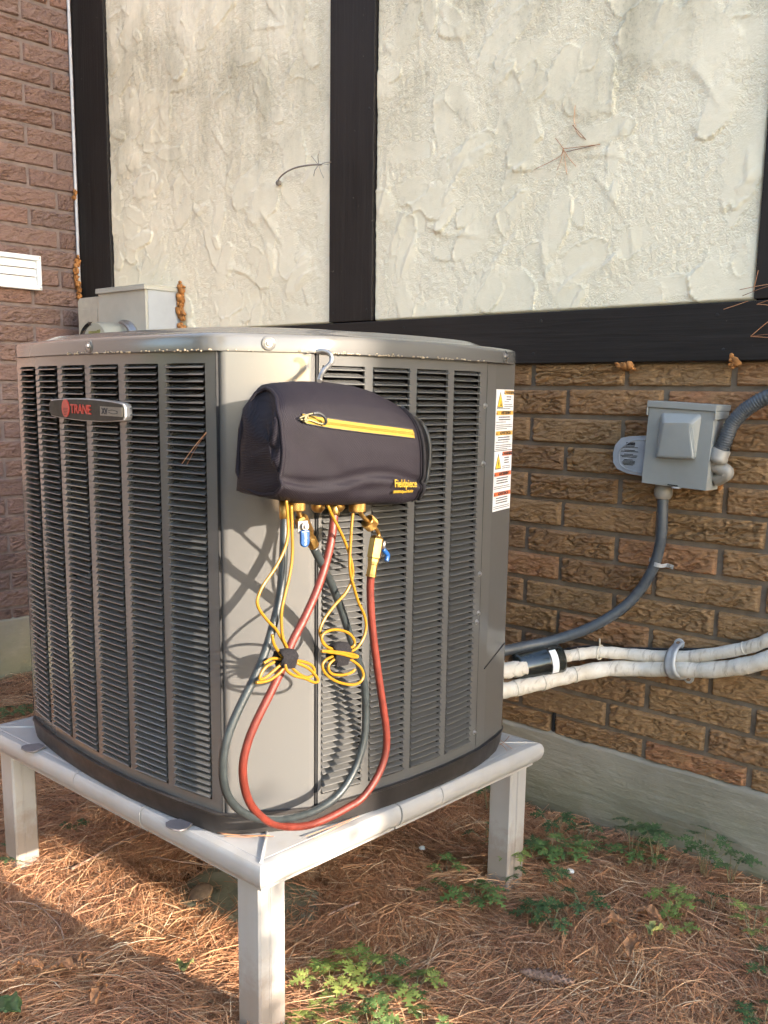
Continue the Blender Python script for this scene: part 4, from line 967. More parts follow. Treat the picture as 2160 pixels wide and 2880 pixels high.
tuft('needle_cluster', [[(-1.3599, 2.266, 1.8088), (-1.409, 2.266, 1.8111), (-1.4668, 2.266, 1.8146)], [(-1.3599, 2.266, 1.8096), (-1.4088, 2.266, 1.8077), (-1.4631, 2.266, 1.8054)], [(-1.467, 2.266, 1.8172), (-1.4766, 2.266, 1.797), (-1.5576, 2.266, 1.7749)], [(-1.4691, 2.266, 1.8167), (-1.4931, 2.266, 1.8445)], [(-1.469, 2.266, 1.8149), (-1.4495, 2.266, 1.7888), (-1.4272, 2.266, 1.7659)], [(-1.4667, 2.266, 1.8129), (-1.4595, 2.266, 1.7772), (-1.4538, 2.266, 1.7505)], [(-1.4689, 2.266, 1.8132), (-1.4729, 2.266, 1.7878), (-1.4845, 2.266, 1.7633)]], 'brown pine needle tuft stuck on the stucco, the lower larger one')
tuft('needle_cluster', [[(-0.8785, 2.25, 1.4389), (-0.9104, 2.25, 1.4401), (-0.967, 2.25, 1.4327)], [(-0.8784, 2.25, 1.4374), (-0.91, 2.25, 1.4347), (-0.9593, 2.25, 1.4189)], [(-0.9268, 2.25, 1.4729), (-0.9324, 2.25, 1.4423), (-0.9345, 2.25, 1.4284)], [(-0.9247, 2.25, 1.3983), (-0.8995, 2.25, 1.4055), (-0.8681, 2.25, 1.4092)], [(-0.9247, 2.25, 1.3983), (-0.8945, 2.25, 1.3937), (-0.8726, 2.25, 1.3695)], [(-1.0016, 2.25, 1.3909), (-0.9645, 2.25, 1.401), (-0.9443, 2.25, 1.4071)]], 'dry pine needles caught at the corner of the right board')
tuft('needle_cluster', [[(-0.9329, 2.25, 1.3278), (-0.8956, 2.25, 1.3588), (-0.8654, 2.25, 1.3769)], [(-0.9329, 2.25, 1.3278), (-0.8933, 2.25, 1.3314), (-0.8458, 2.25, 1.3315)], [(-0.9329, 2.25, 1.3278), (-0.8928, 2.25, 1.3243), (-0.845, 2.25, 1.3222)]], 'dry pine needles spreading over the beam at the right edge')
tuft('needle_cluster', [[(-1.3914, 1.005, 1.0625), (-1.3573, 1.005, 1.0919), (-1.3224, 1.005, 1.1181)], [(-1.3783, 1.005, 1.0608), (-1.3504, 1.005, 1.0922), (-1.3224, 1.005, 1.1169)]], 'two pale pine needles caught on the left louvers', None, .0007)
tuft('needle_cluster', [[(-1.3484, 1.0414, 0.386), (-1.3171, 1.0658, 0.386), (-1.2788, 1.1011, 0.386)], [(-1.3568, 1.0414, 0.386), (-1.3113, 1.0694, 0.386), (-1.2719, 1.1037, 0.386)], [(-1.3368, 1.0404, 0.386), (-1.3021, 1.0702, 0.386), (-1.288, 1.0962, 0.386)], [(-1.2302, 1.1445, 0.386), (-1.2258, 1.1947, 0.386), (-1.2231, 1.2582, 0.386)], [(-1.2145, 1.1476, 0.386), (-1.2163, 1.2039, 0.386), (-1.2212, 1.2758, 0.386)]], 'orange pine needles lying on the stand at the front corner')
tuft('needle_cluster', [[(-1.2873, 1.8171, 0.388), (-1.2441, 1.7926, 0.388), (-1.2217, 1.7821, 0.388)], [(-1.2559, 1.7809, 0.388), (-1.261, 1.8092, 0.388), (-1.2753, 1.8464, 0.388)], [(-1.2675, 1.7927, 0.388), (-1.2459, 1.781, 0.388), (-1.2237, 1.764, 0.388)]], 'small dry needle tuft on the stand by the right corner')
for o in [o for o in COL.objects if o.name.startswith('needle_cluster')]: o['group'] = 'stray pine needle tufts'

# ------------------------------------------------------------------ the bag hanging on the unit
bag = empty('tool_bag', (-1.16, 1.16, 1.0)); tag(bag, 'black nylon zip bag hanging by a wire hook from the rim of the unit', 'bag')
XB = -1.2060
ST = [(.982, 1.192, 1.028, .102), (.995, 1.1975, 1.023, .106), (1.025, 1.201, 1.016, .110), (1.08, 1.2035, 1.008, .111), (1.14, 1.2030, 1.004, .110), (1.20, 1.1985, 1.000, .108), (1.25, 1.189, .997, .105), (1.28, 1.180, .995, .102), (1.30, 1.173, .996, .101), (1.314, 1.166, .998, .098), (1.322, 1.160, 1.004, .078), (1.350, 1.152, 1.012, .055), (1.372, 1.145, 1.018, .035)]
TH = [(0, .70), (.03, .88), (.08, .97), (.2, 1.0), (.45, 1.0), (.60, .97), (.72, .90), (.82, .78), (.90, .62), (.96, .44), (1, .26)]
def lerp_tab(tab, x):
    for i in range(1, len(tab)):
        if x <= tab[i][0]:
            f = (x-tab[i-1][0])/(tab[i][0]-tab[i-1][0]); f = max(0, min(1, f)); return [a+(b-a)*f for a, b in zip(tab[i-1][1:], tab[i][1:])]
    return list(tab[-1][1:])
def station(y): return lerp_tab(ST, y)
def bag_x(y, v):
    zt_, zb_, T = station(y); th = lerp_tab(TH, v)[0]*T
    wr = .0050*math.sin(y*52+v*7)*math.exp(-((v-.13)/.10)**2) + .0070*(math.exp(-((v-.17-.05*math.sin(y*17))/.035)**2)) - .0080*math.exp(-((v-.22-.05*math.sin(y*17))/.04)**2)
    wr += .0048*math.sin((y-1.02)*60+v*11)*math.exp(-((y-1.03)/.06)**2)*math.exp(-((v-.45)/.25)**2)
    return XB + th + wr*min(1, T/.1)
def slant(y, v, w):   # the left end leans: lower front further left
    k = max(0, (1.10-y)/.13); return y + k*(.020*(v-.5)+.030*(v > .8)*(v-.8)/.2)
NS, NV = 64, 34
ys = [ST[0][0]+(ST[-1][0]-ST[0][0])*i/(NS-1) for i in range(NS)]
def front_pt(y, v, off=0.0):
    zt_, zb_, T = station(y); return Vector((bag_x(y, v)+off, slant(y, v, 0), zb_+(zt_-zb_)*v))
ring = []
for y in ys:
    zt_, zb_, T = station(y); row = [front_pt(y, k/(NV-1)) for k in range(NV)]
    bk = [Vector((XB, slant(y, 1-k/5, 0), zt_+(zb_-zt_)*k/5)) for k in range(6)]
    ring.append(row+[Vector((XB, slant(y, 1, 0), zt_-.001))]+bk[1:5]+[Vector((XB, slant(y, 0, 0), zb_+.004))])
m = MB(); n = len(ring[0]); vs = [p for r_ in ring for p in r_]
fs = [(i*n+k, i*n+(k+1) % n, (i+1)*n+(k+1) % n, (i+1)*n+k) for i in range(NS-1) for k in range(n)]
body = m.add(vs, fs, True); body.f.append(tuple((NS-1)*n+k for k in range(n))); body.sm.append(True)
bo = body.build('body', MT['nylon'], bag)
# bulging end panel on the left with piping round it
r0 = ring[0]; c = sum(r0, Vector())/len(r0); m = MB(); vs = list(r0)
LV = 7
for j in range(1, LV+1):
    f = 1-j/LV; bul = .010*math.sqrt(max(0, 1-f*f))
    for p in r0: q = c+(p-c)*f; w_ = .0035*math.sin(p.z*90+j)*f*(1-f)*4; vs.append(q+Vector((0, -bul+w_, 0)))
fs = [(j*n+k, (j+1)*n+k, (j+1)*n+(k+1) % n, j*n+(k+1) % n) for j in range(LV) for k in range(n)]
ep_ = m.add(vs, fs, True).build('end_panel', MT['nylon'], bag)
MB().tube([p+Vector((0, -.001, 0)) for p in smooth_line(r0[2:]+r0[:2], 1)], .0036, 8, closed=True).build('piping', MT['nylon'], bag)
# seam lines on the front and the flap with bound edge at the right
m = MB().tube([front_pt(1.300, .02+.93*k/30, .0012) for k in range(31)], .0014, 6); m.build('seam', MT['nylon'], bag)
m = MB(); vs = []
NF = 16
for i in range(NF+1):
    v = .03+.92*i/NF
    for yy, of in ((1.306, .003), (1.322, .006), (1.345, .010), (1.365, .011), (1.383+.010*math.sin(v*math.pi), .007)):
        p = front_pt(min(yy, 1.370), v, of); p.y = yy; vs.append(p)
fs = [(i*5+k, i*5+k+1, (i+1)*5+k+1, (i+1)*5+k) for i in range(NF) for k in range(4)]
fl_ = m.add(vs, fs, True).build('flap', MT['velcro'], bag); fl_.modifiers.new('solid', 'SOLIDIFY').thickness = .004
edge = [vs[k] for k in (0, 1, 2, 3)]; edge = [vs[NF*5+k] for k in (0, 1, 2, 3)]
MB().tube(smooth_line([vs[NF*5+k] for k in range(5)]+[vs[i*5+4] for i in range(NF-1, -1, -1)]+[vs[k] for k in (3, 2, 1)], 2), .0042, 8).build('binding', MT['black_rubber'], fl_)
MB().tube([front_pt(1.306, .04+.9*k/20, .004) for k in range(21)], .0035, 6).build('velcro_strip', MT['velcro'], fl_)
# yellow zip with cord pull
ZP = [(-1.115, 1.0222, 1.1466), (-1.11, 1.0624, 1.1405), (-1.107, 1.1142, 1.1345), (-1.108, 1.173, 1.1286), (-1.112, 1.2295, 1.1235), (-1.118, 1.2848, 1.1181)]
def surf(y, z, off): 
    zt_, zb_, T = station(y); return Vector((bag_x(y, (z-zb_)/(zt_-zb_))+off, y, z))
zc = spline([(0, p[1], p[2]) for p in ZP], 8); rows = []
m = MB(); vs = []
for p in zc:
    for dz in (.0068, .0028, -.0028, -.0068): vs.append(surf(p.y, p.z+dz, .0026))
m.add(vs, [(i*4+k, i*4+k+1, (i+1)*4+k+1, (i+1)*4+k) for i in range(len(zc)-1) for k in range(3)], False)
zo = m.build('zip', MT['zip_yellow'], bag); zo.modifiers.new('solid', 'SOLIDIFY').thickness = .0016
m = MB()
for i in range(0, len(zc)-1):
    for f in (0, .33, .66):
        p = zc[i].lerp(zc[i+1], f); q = surf(p.y, p.z, .0038); m.box((q.x-.0008, q.y-.0007, q.z-.0022), (q.x+.0008, q.y+.0007, q.z+.0022))
m.build('zip_teeth', MT['zip_yellow'], zo)
for sg in (1, -1): MB().tube([surf(p.y, p.z+sg*.0076, .002) for p in zc], .0009, 5).build('zip_seam', MT['black_rubber'], zo)
k0 = surf(zc[0].y, zc[0].z, .006); pl_ = empty('tmp_none'); bpy.data.objects.remove(pl_)
m = MB()
for i in range(5): a = i*1.25; m.tube([k0+Vector((.003*math.sin(a), .005*math.cos(a+t), .005*math.sin(a*1.3+t))) for t in (0, .8, 1.6, 2.4)], .0017, 6)
cordo = m.build('pull_knot', MT['stem'], zo)
lp = [(-1.1, 1.0099, 1.1471), (-1.095, 1.0198, 1.1519), (-1.09, 1.0283, 1.1542), (-1.088, 1.0398, 1.1542), (-1.087, 1.0485, 1.1493), (-1.09, 1.056, 1.1427), (-1.094, 1.0561, 1.1383), (-1.096, 1.046, 1.1394), (-1.098, 1.03, 1.1438), (-1.1, 1.012, 1.145)]
P_ = spline(lp, 6); MB().tube(P_, .0013, 6).build('pull_cord', MT['stem'], zo); MB().tube(P_[12:38], .0024, 8).build('pull_grip', MT['black_rubber'], zo)
# printed name in the lower right corner
tn = Vector((.985, 0, .17)); 
def bag_text(txt, px_y, px_z, size, bold, shear, sx, mat):
    v = (px_z-station(px_y)[1])/(station(px_y)[0]-station(px_y)[1]); p0 = front_pt(px_y-.02, v); p1 = front_pt(px_y+.02, v); u_ = front_pt(px_y, v+.06); d_ = front_pt(px_y, v-.06); ex = (p1-p0).normalized(); ey = (u_-d_).normalized(); ez = ex.cross(ey).normalized(); ey = ez.cross(ex)
    o = front_pt(px_y, v)+ez*.0030; M_ = Matrix.Identity(4)
    for j in range(3): M_[j][0] = ex[j]; M_[j][1] = ey[j]; M_[j][2] = ez[j]; M_[j][3] = o[j]
    return text_mesh(txt, size, MT['yellow_ink'], 'lettering', bag, M_ @ Matrix.Rotation(math.radians(1.5), 4, 'Z'), shear, bold, 'CENTER', sx, .0006)
bag_text('Fieldpiece', 1.2465, 1.0345, .0190, .0002, .28, 1.0, 'yellow_ink')
bag_text('SMAN\u00ae Refrigerant Manifold', 1.247, 1.0225, .0066, .0001, .2, .95, 'yellow_ink')
# steel wire hook over the rim
hk = [(-1.172, 1.1198, 1.204), (-1.185, 1.1354, 1.2135), (-1.19, 1.1483, 1.2231), (-1.195, 1.1663, 1.233), (-1.197, 1.1723, 1.2414), (-1.2, 1.1727, 1.2484), (-1.206, 1.1702, 1.2531), (-1.214, 1.1655, 1.2548), (-1.222, 1.1608, 1.253)]
MB().tube(spline(hk, 8), .0042, 10).build('hook', MT['steel'], bag)

# ------------------------------------------------------------------ refrigerant hoses with brass fittings
def knurl(M_, r, h, n=28):
    """coupler with a diamond-cut grip"""
    m = MB(); m.lathe([(r*.86, 0), (r*.93, h*.06), (r*.93, h*.94), (r*.86, h)], M_, n)
    for k in range(n):
        for sg in (1, -1):
            pts_ = [M_ @ Vector((r*math.cos(2*math.pi*k/n+sg*.7*t), r*math.sin(2*math.pi*k/n+sg*.7*t), h*(.08+.84*t))) for t in (0, .25, .5, .75, 1)]
            m.tube(pts_, r*.055, 4, False)
    return m
def hexbody(M_, r, prof): return MB().lathe([(r*a, b) for a, b in prof], M_, 6, False)
def P1(px): return Vector(px)
hd = empty('charging_hose', (-1.15, 1.1, .40)); tag(hd, 'dark grey green hose looping down from the bag with a blue valve handle', 'hose')
hpts = [(-1.15, 1.0245, 0.9993), (-1.148, 1.0219, 0.9772), (-1.142, 1.0133, 0.9186), (-1.138, 1.0028, 0.8668), (-1.136, 0.986, 0.8222), (-1.136, 0.9673, 0.7785), (-1.138, 0.9448, 0.7401), (-1.142, 0.9186, 0.698), (-1.146, 0.901, 0.6588), (-1.15, 0.8952, 0.6212), (-1.155, 0.9011, 0.5772), (-1.162, 0.9209, 0.5424), (-1.17, 0.9569, 0.5073), (-1.178, 1.0098, 0.4783), (-1.184, 1.0681, 0.4607), (-1.186, 1.1257, 0.4548), (-1.186, 1.1806, 0.4655), (-1.184, 1.216, 0.4953), (-1.182, 1.2368, 0.5327), (-1.18, 1.2464, 0.5726), (-1.178, 1.2444, 0.6239), (-1.174, 1.2357, 0.6737), (-1.17, 1.2134, 0.72), (-1.165, 1.1897, 0.7654), (-1.16, 1.1622, 0.8201), (-1.152, 1.1292, 0.8716), (-1.145, 1.0992, 0.9105), (-1.14, 1.0776, 0.9382)]
P_ = smooth_line(spline(hpts, 8), 6); MB().tube(P_, .0070, 14).build('hose', MT['hose_dark'], hd)
MB().lathe([(.0088, -.022), (.0088, .008), (.0078, .012)], frame(hpts[0], (0, 0, -1)), 18).build('ferrule', MT['brass'], hd)
vA = [(-1.138, 1.04, 1.0159), (-1.138, 1.042, 1.0032), (-1.138, 1.0473, 0.9894), (-1.138, 1.0548, 0.9801), (-1.138, 1.0634, 0.9651), (-1.138, 1.0721, 0.9482)]
MB.build(knurl(frame(vA[0], (0, 0, -1)), .0125, .015), 'coupler', MT['brass'], hd)
MB().tube(spline([vA[0], vA[1], vA[2]], 6), .0040, 10).build('elbow_tube', MT['brass'], hd)
dv = (Vector(vA[5])-Vector(vA[2])).normalized(); VM = frame(vA[2], dv, (1, 0, 0))
hexbody(VM, .0112, [(.8, -.003), (1, .001), (1, .030), (.82, .034)]).build('valve_body', MT['brass'], hd)
MB().lathe([(.0082, .033), (.0082, .040), (.0092, .041), (.0092, .056), (.0084, .058)], VM, 8, False).build('ferrule', MT['brass'], hd)
hA = [(-1.118, 1.0373, 0.9789), (-1.118, 1.0373, 0.9664), (-1.118, 1.0375, 0.957), (-1.118, 1.0375, 0.9476)]
HA = frame(Vector(hA[0])-Vector((.004, 0, 0)), (1, -.25, 0), (0, 0, 1))
MB().box((-.012, -.009, -.001), (.008, .009, .0012), HA).build('handle_plate', MT['fitting_grey'], hd, .0008)
screw(Vector(hA[0])+Vector((.002, -.0005, 0)), (1, -.25, 0), hd, .0040)
def capsule(m, a, b, w, t, nrm_):
    a = Vector(a); b = Vector(b); ax_ = (b-a).normalized(); n_ = Vector(nrm_).normalized(); s_ = ax_.cross(n_).normalized(); out = []
    prof_ = [(-w, 0), (w, 0)]
    pts_ = [a-s_*w, a+s_*w]; L_ = (b-a).length
    cir = [b-ax_*w+s_*w*math.cos(q)+ax_*w*math.sin(q) for q in [math.pi*k/8 for k in range(9)]]
    pol = [a-s_*w, a+s_*w]+cir; k = len(pol)
    m.add([p-n_*t for p in pol]+[p+n_*t for p in pol], [(i, (i+1) % k, k+(i+1) % k, k+i) for i in range(k)]+[tuple(range(k, 2*k)), tuple(reversed(range(k)))]); return m
hA1 = Vector(hA[1])+Vector((0, 0, .006)); hA3 = Vector(hA[3])-Vector((0, 0, .002))
hb = capsule(MB(), hA1, hA3, .0080, .0032, (1, -.25, 0)).build('valve_handle', MT['blue_vinyl'], hd, .0022, 3)
TM = frame((hA1+hA3)/2+Vector((.0036, -.0009, 0)), (1, -.25, 0), (0, 0, 1))
text_mesh('YELLOW JACKET', .0048, MT['white_ink'], 'lettering', hb, TM, 0, 0, 'CENTER', .56, .0002)

hr = empty('charging_hose', (-1.15, 1.15, .40)); tag(hr, 'red rubber hose looping down from the bag to the front corner', 'hose')
rpts = [(-1.152, 1.1366, 0.9935), (-1.15, 1.1324, 0.9732), (-1.146, 1.1229, 0.9423), (-1.14, 1.1042, 0.9058), (-1.134, 1.0785, 0.8661), (-1.13, 1.0456, 0.8233), (-1.129, 1.0193, 0.7916), (-1.13, 1.0019, 0.7561), (-1.132, 0.9788, 0.7196), (-1.136, 0.9577, 0.6855), (-1.142, 0.9413, 0.6495), (-1.148, 0.9336, 0.6112), (-1.155, 0.9395, 0.573), (-1.163, 0.9573, 0.5308), (-1.172, 0.9893, 0.4925), (-1.178, 1.0231, 0.4663), (-1.181, 1.0653, 0.4462), (-1.181, 1.1107, 0.4352), (-1.178, 1.1577, 0.4363), (-1.174, 1.1981, 0.4431), (-1.17, 1.2322, 0.4525), (-1.165, 1.2685, 0.4891), (-1.162, 1.2848, 0.5307), (-1.16, 1.2816, 0.577), (-1.158, 1.2676, 0.6327), (-1.155, 1.2477, 0.7097), (-1.152, 1.231, 0.7845), (-1.148, 1.2211, 0.8487), (-1.142, 1.2183, 0.8984)]
P_ = smooth_line(spline(rpts, 8), 6); MB().tube(P_, .0069, 14).build('hose', MT['hose_red'], hr)
MB().lathe([(.0090, -.020), (.0090, .004), (.0078, .009)], frame(rpts[0], (0, 0, -1)), 18).build('ferrule', MT['brass'], hr)
vB = [(-1.138, 1.1764, 1.0048), (-1.138, 1.1813, 0.9911), (-1.138, 1.1911, 0.9794), (-1.138, 1.2022, 0.9709), (-1.138, 1.2122, 0.9641), (-1.138, 1.226, 0.9535), (-1.138, 1.2307, 0.9445), (-1.138, 1.2263, 0.9397), (-1.138, 1.2193, 0.9128), (-1.138, 1.2166, 0.8958)]
MB.build(knurl(frame(vB[0], (0, 0, -1)), .0138, .016), 'coupler', MT['brass'], hr)
MB().tube(spline(vB[1:4], 6), .0040, 10).build('elbow_tube', MT['brass'], hr)
d2 = (Vector(vB[5])-Vector(vB[3])); d2 = Vector((d2.x+.001, d2.y, d2.z)).normalized()
MB.build(knurl(frame(Vector(vB[3])-d2*.002, d2), .0125, .0165), 'coupler', MT['brass'], hr)
MB().tube(spline([Vector(vB[4])+d2*.006, vB[5], vB[6], Vector(vB[7])], 6), .0034, 10).build('elbow_tube', MT['brass'], hr)
dB = (Vector(vB[9])-Vector(vB[7])).normalized(); VB = frame(vB[7], dB, (1, 0, 0))
hexbody(VB, .0125, [(.62, -.004), (1, .001), (1, .034), (.84, .036), (.84, .041)]).build('valve_body', MT['brass'], hr)
MB().lathe([(.0094, .041), (.0094, .046), (.0084, .047), (.0088, .064), (.0096, .065), (.0096, .068)], VB, 12, False).build('ferrule', MT['brass'], hr)
hB = [(-1.138, 1.2446, 0.9327), (-1.138, 1.2418, 0.9191), (-1.138, 1.247, 0.9133), (-1.138, 1.2536, 0.9073), (-1.138, 1.2524, 0.9004), (-1.138, 1.25, 0.8963)]
MB().tube([hB[0], hB[1]], .0035, 8).build('handle_plate', MT['steel'], hr)
MB().tube(smooth_line(spline(hB[1:], 6), 1), [.003]+[.0046]*(len(spline(hB[1:], 6))-2)+[.0036], 10).build('valve_handle', MT['blue_vinyl'], hr)
for pz in [(-1.15, 1.0965, 1.0021), (-1.15, 1.1429, 0.9995)]:
    mm = MB().lathe([(.0115, -.012), (.0115, .002), (.009, .006), (.006, .009), (.0, .010)][:4], frame(pz, (0, 0, -1)), 18).build('port_cap', MT['brass'], bag)

# yellow sensor leads, each coiled and tied with a fabric strap
def cable(name, lab, runs, strap_c, strap_sz, rot):
    root = empty(name, strap_c); tag(root, lab, 'cable', 'coiled yellow sensor leads')
    m = MB(); r_ = random.Random(len(runs))
    for run in runs:
        q = smooth_line(spline(run, 8), 3); m.tube(q, .0025, 8)
    m.build('lead', MT['cable_yellow'], root)
    SM = Matrix.Translation(strap_c) @ Matrix.Rotation(rot, 4, 'X')
    m = MB(); hw_, hh_ = strap_sz; vs = []; n_ = 18; k_ = 6
    for i in range(k_):
        x_ = -1+2*i/(k_-1)
        for k in range(n_):
            a = 2*math.pi*k/n_; rr = 1+.06*math.sin(3*a+i); vs.append(SM @ Vector((.013*rr*math.cos(a), x_*hw_+.0015*math.sin(5*a), hh_*rr*math.sin(a)*(1-.12*x_*x_))))
    m.add(vs, [(i*n_+k, (i+1)*n_+k, (i+1)*n_+(k+1) % n_, i*n_+(k+1) % n_) for i in range(k_-1) for k in range(n_)], True)
    so_ = m.build('strap', MT['velcro'], root); so_.modifiers.new('solid', 'SOLIDIFY').thickness = .003
    m = MB().box((.010, -hw_*.75, -hh_*.9), (.0135, hw_*.9, hh_*.25), SM @ Matrix.Rotation(.25, 4, 'Y')); m.build('strap_tab', MT['velcro'], root, .001)
    return root
xa = -1.118
cable('sensor_lead', 'yellow lead coiled like a bow with black strap, left of the two', [
    [(-1.124, 1.0042, 1.0225), (-1.124, 1.0076, 0.9902), (-1.124, 1.0075, 0.967), (-1.124, 1.0002, 0.9446), (-1.124, 0.9819, 0.9188), (-1.124, 0.9579, 0.8957), (-1.124, 0.9469, 0.8788), (-1.124, 0.9448, 0.8668), (-1.124, 0.9516, 0.8535), (-1.124, 0.9672, 0.8354), (-1.124, 0.9813, 0.8221), (-1.124, 0.9934, 0.8042), (-1.124, 1.0026, 0.7881), (-1.124, 1.002, 0.7722)],
    [(-1.12, 1.0112, 1.0132), (-1.12, 1.0127, 0.9747), (-1.12, 1.013, 0.9359), (-1.12, 1.0078, 0.9053), (-1.12, 0.9984, 0.8768), (-1.12, 0.9911, 0.8527), (-1.12, 0.99, 0.8293), (-1.12, 0.993, 0.805), (-1.12, 1.0012, 0.7891), (-1.12, 1.0001, 0.7733)],
    [(-1.118, 0.9689, 0.8158), (-1.118, 0.9728, 0.7994), (-1.118, 0.9859, 0.7812), (-1.118, 0.9921, 0.7736)],
    [(-1.118, 0.992, 0.7704), (-1.118, 0.9696, 0.7779), (-1.118, 0.9516, 0.7735)],
    [(-1.112, 0.9888, 0.7706), (-1.112, 0.9683, 0.7604), (-1.112, 0.9502, 0.7522), (-1.112, 0.9394, 0.7513), (-1.112, 0.94, 0.7583), (-1.112, 0.9504, 0.7687), (-1.112, 0.9684, 0.7738)],
    [(-1.108, 0.9893, 0.7697), (-1.108, 0.979, 0.7575), (-1.108, 0.9587, 0.7489), (-1.108, 0.9428, 0.7476), (-1.108, 0.9276, 0.7495)],
    [(-1.11, 0.9932, 0.7686), (-1.11, 1.0098, 0.7508), (-1.11, 1.031, 0.7363), (-1.11, 1.0462, 0.7353), (-1.11, 1.0516, 0.7424), (-1.11, 1.0461, 0.7525), (-1.11, 1.031, 0.7612), (-1.11, 1.0098, 0.7686)],
    [(-1.106, 0.9844, 0.7679), (-1.106, 0.9895, 0.7557), (-1.106, 1.0061, 0.7443), (-1.106, 1.0273, 0.7359), (-1.106, 1.0468, 0.7253), (-1.106, 1.056, 0.7258), (-1.106, 1.0511, 0.7351), (-1.106, 1.0337, 0.7517), (-1.106, 1.0083, 0.7656)]],
    (-1.116, 0.9944, 0.7744), (.016, .0145), math.radians(-8))
cable('sensor_lead', 'yellow lead coiled in a figure eight with black strap, right of the two', [
    [(-1.124, 1.0935, 1.007), (-1.124, 1.1025, 0.9919), (-1.124, 1.1139, 0.9748), (-1.124, 1.1277, 0.954), (-1.124, 1.1407, 0.9297), (-1.124, 1.1491, 0.9088), (-1.124, 1.1529, 0.89), (-1.124, 1.1495, 0.8753), (-1.124, 1.1357, 0.857), (-1.124, 1.1127, 0.8419), (-1.124, 1.0902, 0.8238), (-1.124, 1.0773, 0.806), (-1.124, 1.0787, 0.7925), (-1.124, 1.0882, 0.7775), (-1.124, 1.1041, 0.7662)],
    [(-1.119, 1.1465, 0.9905), (-1.119, 1.1433, 0.9662), (-1.119, 1.1413, 0.9368), (-1.119, 1.1397, 0.9138), (-1.119, 1.1419, 0.8887), (-1.119, 1.1492, 0.8693), (-1.119, 1.1615, 0.8389), (-1.119, 1.1763, 0.8144), (-1.119, 1.1815, 0.7929), (-1.119, 1.1745, 0.7733), (-1.119, 1.1578, 0.759), (-1.119, 1.1364, 0.7561), (-1.119, 1.1131, 0.7587)],
    [(-1.1, 1.0573, 0.7764), (-1.1, 1.0716, 0.7725), (-1.1, 1.1056, 0.7621), (-1.1, 1.1313, 0.7522), (-1.1, 1.1419, 0.7512), (-1.1, 1.1312, 0.757), (-1.1, 1.1079, 0.7642), (-1.1, 1.0761, 0.7729), (-1.1, 1.0573, 0.7764)],
    [(-1.112, 1.0946, 0.7702), (-1.112, 1.0766, 0.7802), (-1.112, 1.0689, 0.7931), (-1.112, 1.0764, 0.8017), (-1.112, 1.0944, 0.8032), (-1.112, 1.1126, 0.7997), (-1.112, 1.1336, 0.7902), (-1.112, 1.1456, 0.7762), (-1.112, 1.1434, 0.7664), (-1.112, 1.1246, 0.7647)],
    [(-1.11, 1.0927, 0.7593), (-1.11, 1.0748, 0.7552), (-1.11, 1.0692, 0.7455), (-1.11, 1.0794, 0.7301), (-1.11, 1.1045, 0.7131), (-1.11, 1.1374, 0.701), (-1.11, 1.159, 0.7016), (-1.11, 1.1666, 0.7123), (-1.11, 1.1586, 0.7278), (-1.11, 1.1416, 0.7414), (-1.11, 1.1227, 0.7519)],
    [(-1.106, 1.0956, 0.7561), (-1.106, 1.081, 0.749), (-1.106, 1.0799, 0.7392), (-1.106, 1.089, 0.7303), (-1.106, 1.1074, 0.7249), (-1.106, 1.1236, 0.7236), (-1.106, 1.1354, 0.725), (-1.106, 1.1415, 0.7282)]],
    (-1.114, 1.1108, 0.7601), (.0175, .019), math.radians(-4))

# ------------------------------------------------------------------ plants, leaves and litter on the ground
def herb_leaf(seed):
    """deeply cut leaf of three to five lobed leaflets, unit size, stalk end at the origin, lying along +x"""
    r_ = random.Random(seed); m = MB()
    for ang, ln in ((0, 1.0), (.95, .82), (-.95, .82), (1.9, .5), (-1.9, .5)):
        ang += r_.uniform(-.12, .12); ln *= r_.uniform(.88, 1.1); ca, sa = math.cos(ang), math.sin(ang)
        mid = []; L_, R_ = [], []; N_ = 9
        for i in range(N_*2+1):
            t = i/(N_*2); w = .34*math.sin(math.pi*min(1, t*1.02)**.75)*(1.0 if i % 4 in (1, 2) else .26)*(1 if t < .95 else .1)
            x = .08+t*.92; z = .10*math.sin(t*2.4)-.10*t*t
            mid.append((x*ln, 0, z*ln)); L_.append(((x+.09*(i % 4 == 1)+.03*(i % 4 == 2))*ln, w*ln, (z+.03*w)*ln)); R_.append(((x+.09*(i % 4 == 1)+.03*(i % 4 == 2))*ln, -w*ln, (z+.03*w)*ln))
        k = len(mid); vs = [(x*ca-y*sa, x*sa+y*ca, z) for x, y, z in mid+L_+R_]
        m.add(vs, [(i, i+1, k+i+1, k+i) for i in range(k-1)]+[(i, 2*k+i, 2*k+i+1, i+1) for i in range(k-1)], True)
    m.tube([(-.02, 0, -.02), (.3, 0, .02)], .018, 4)
    return m.data('leaf')
HL = {k: [herb_leaf(s) for s in (1, 2, 3)] for k in ('herb_leaf', 'herb_leaf_dark', 'herb_leaf_bright')}
for k, l in HL.items():
    for me in l: me.materials.append(MT[k])
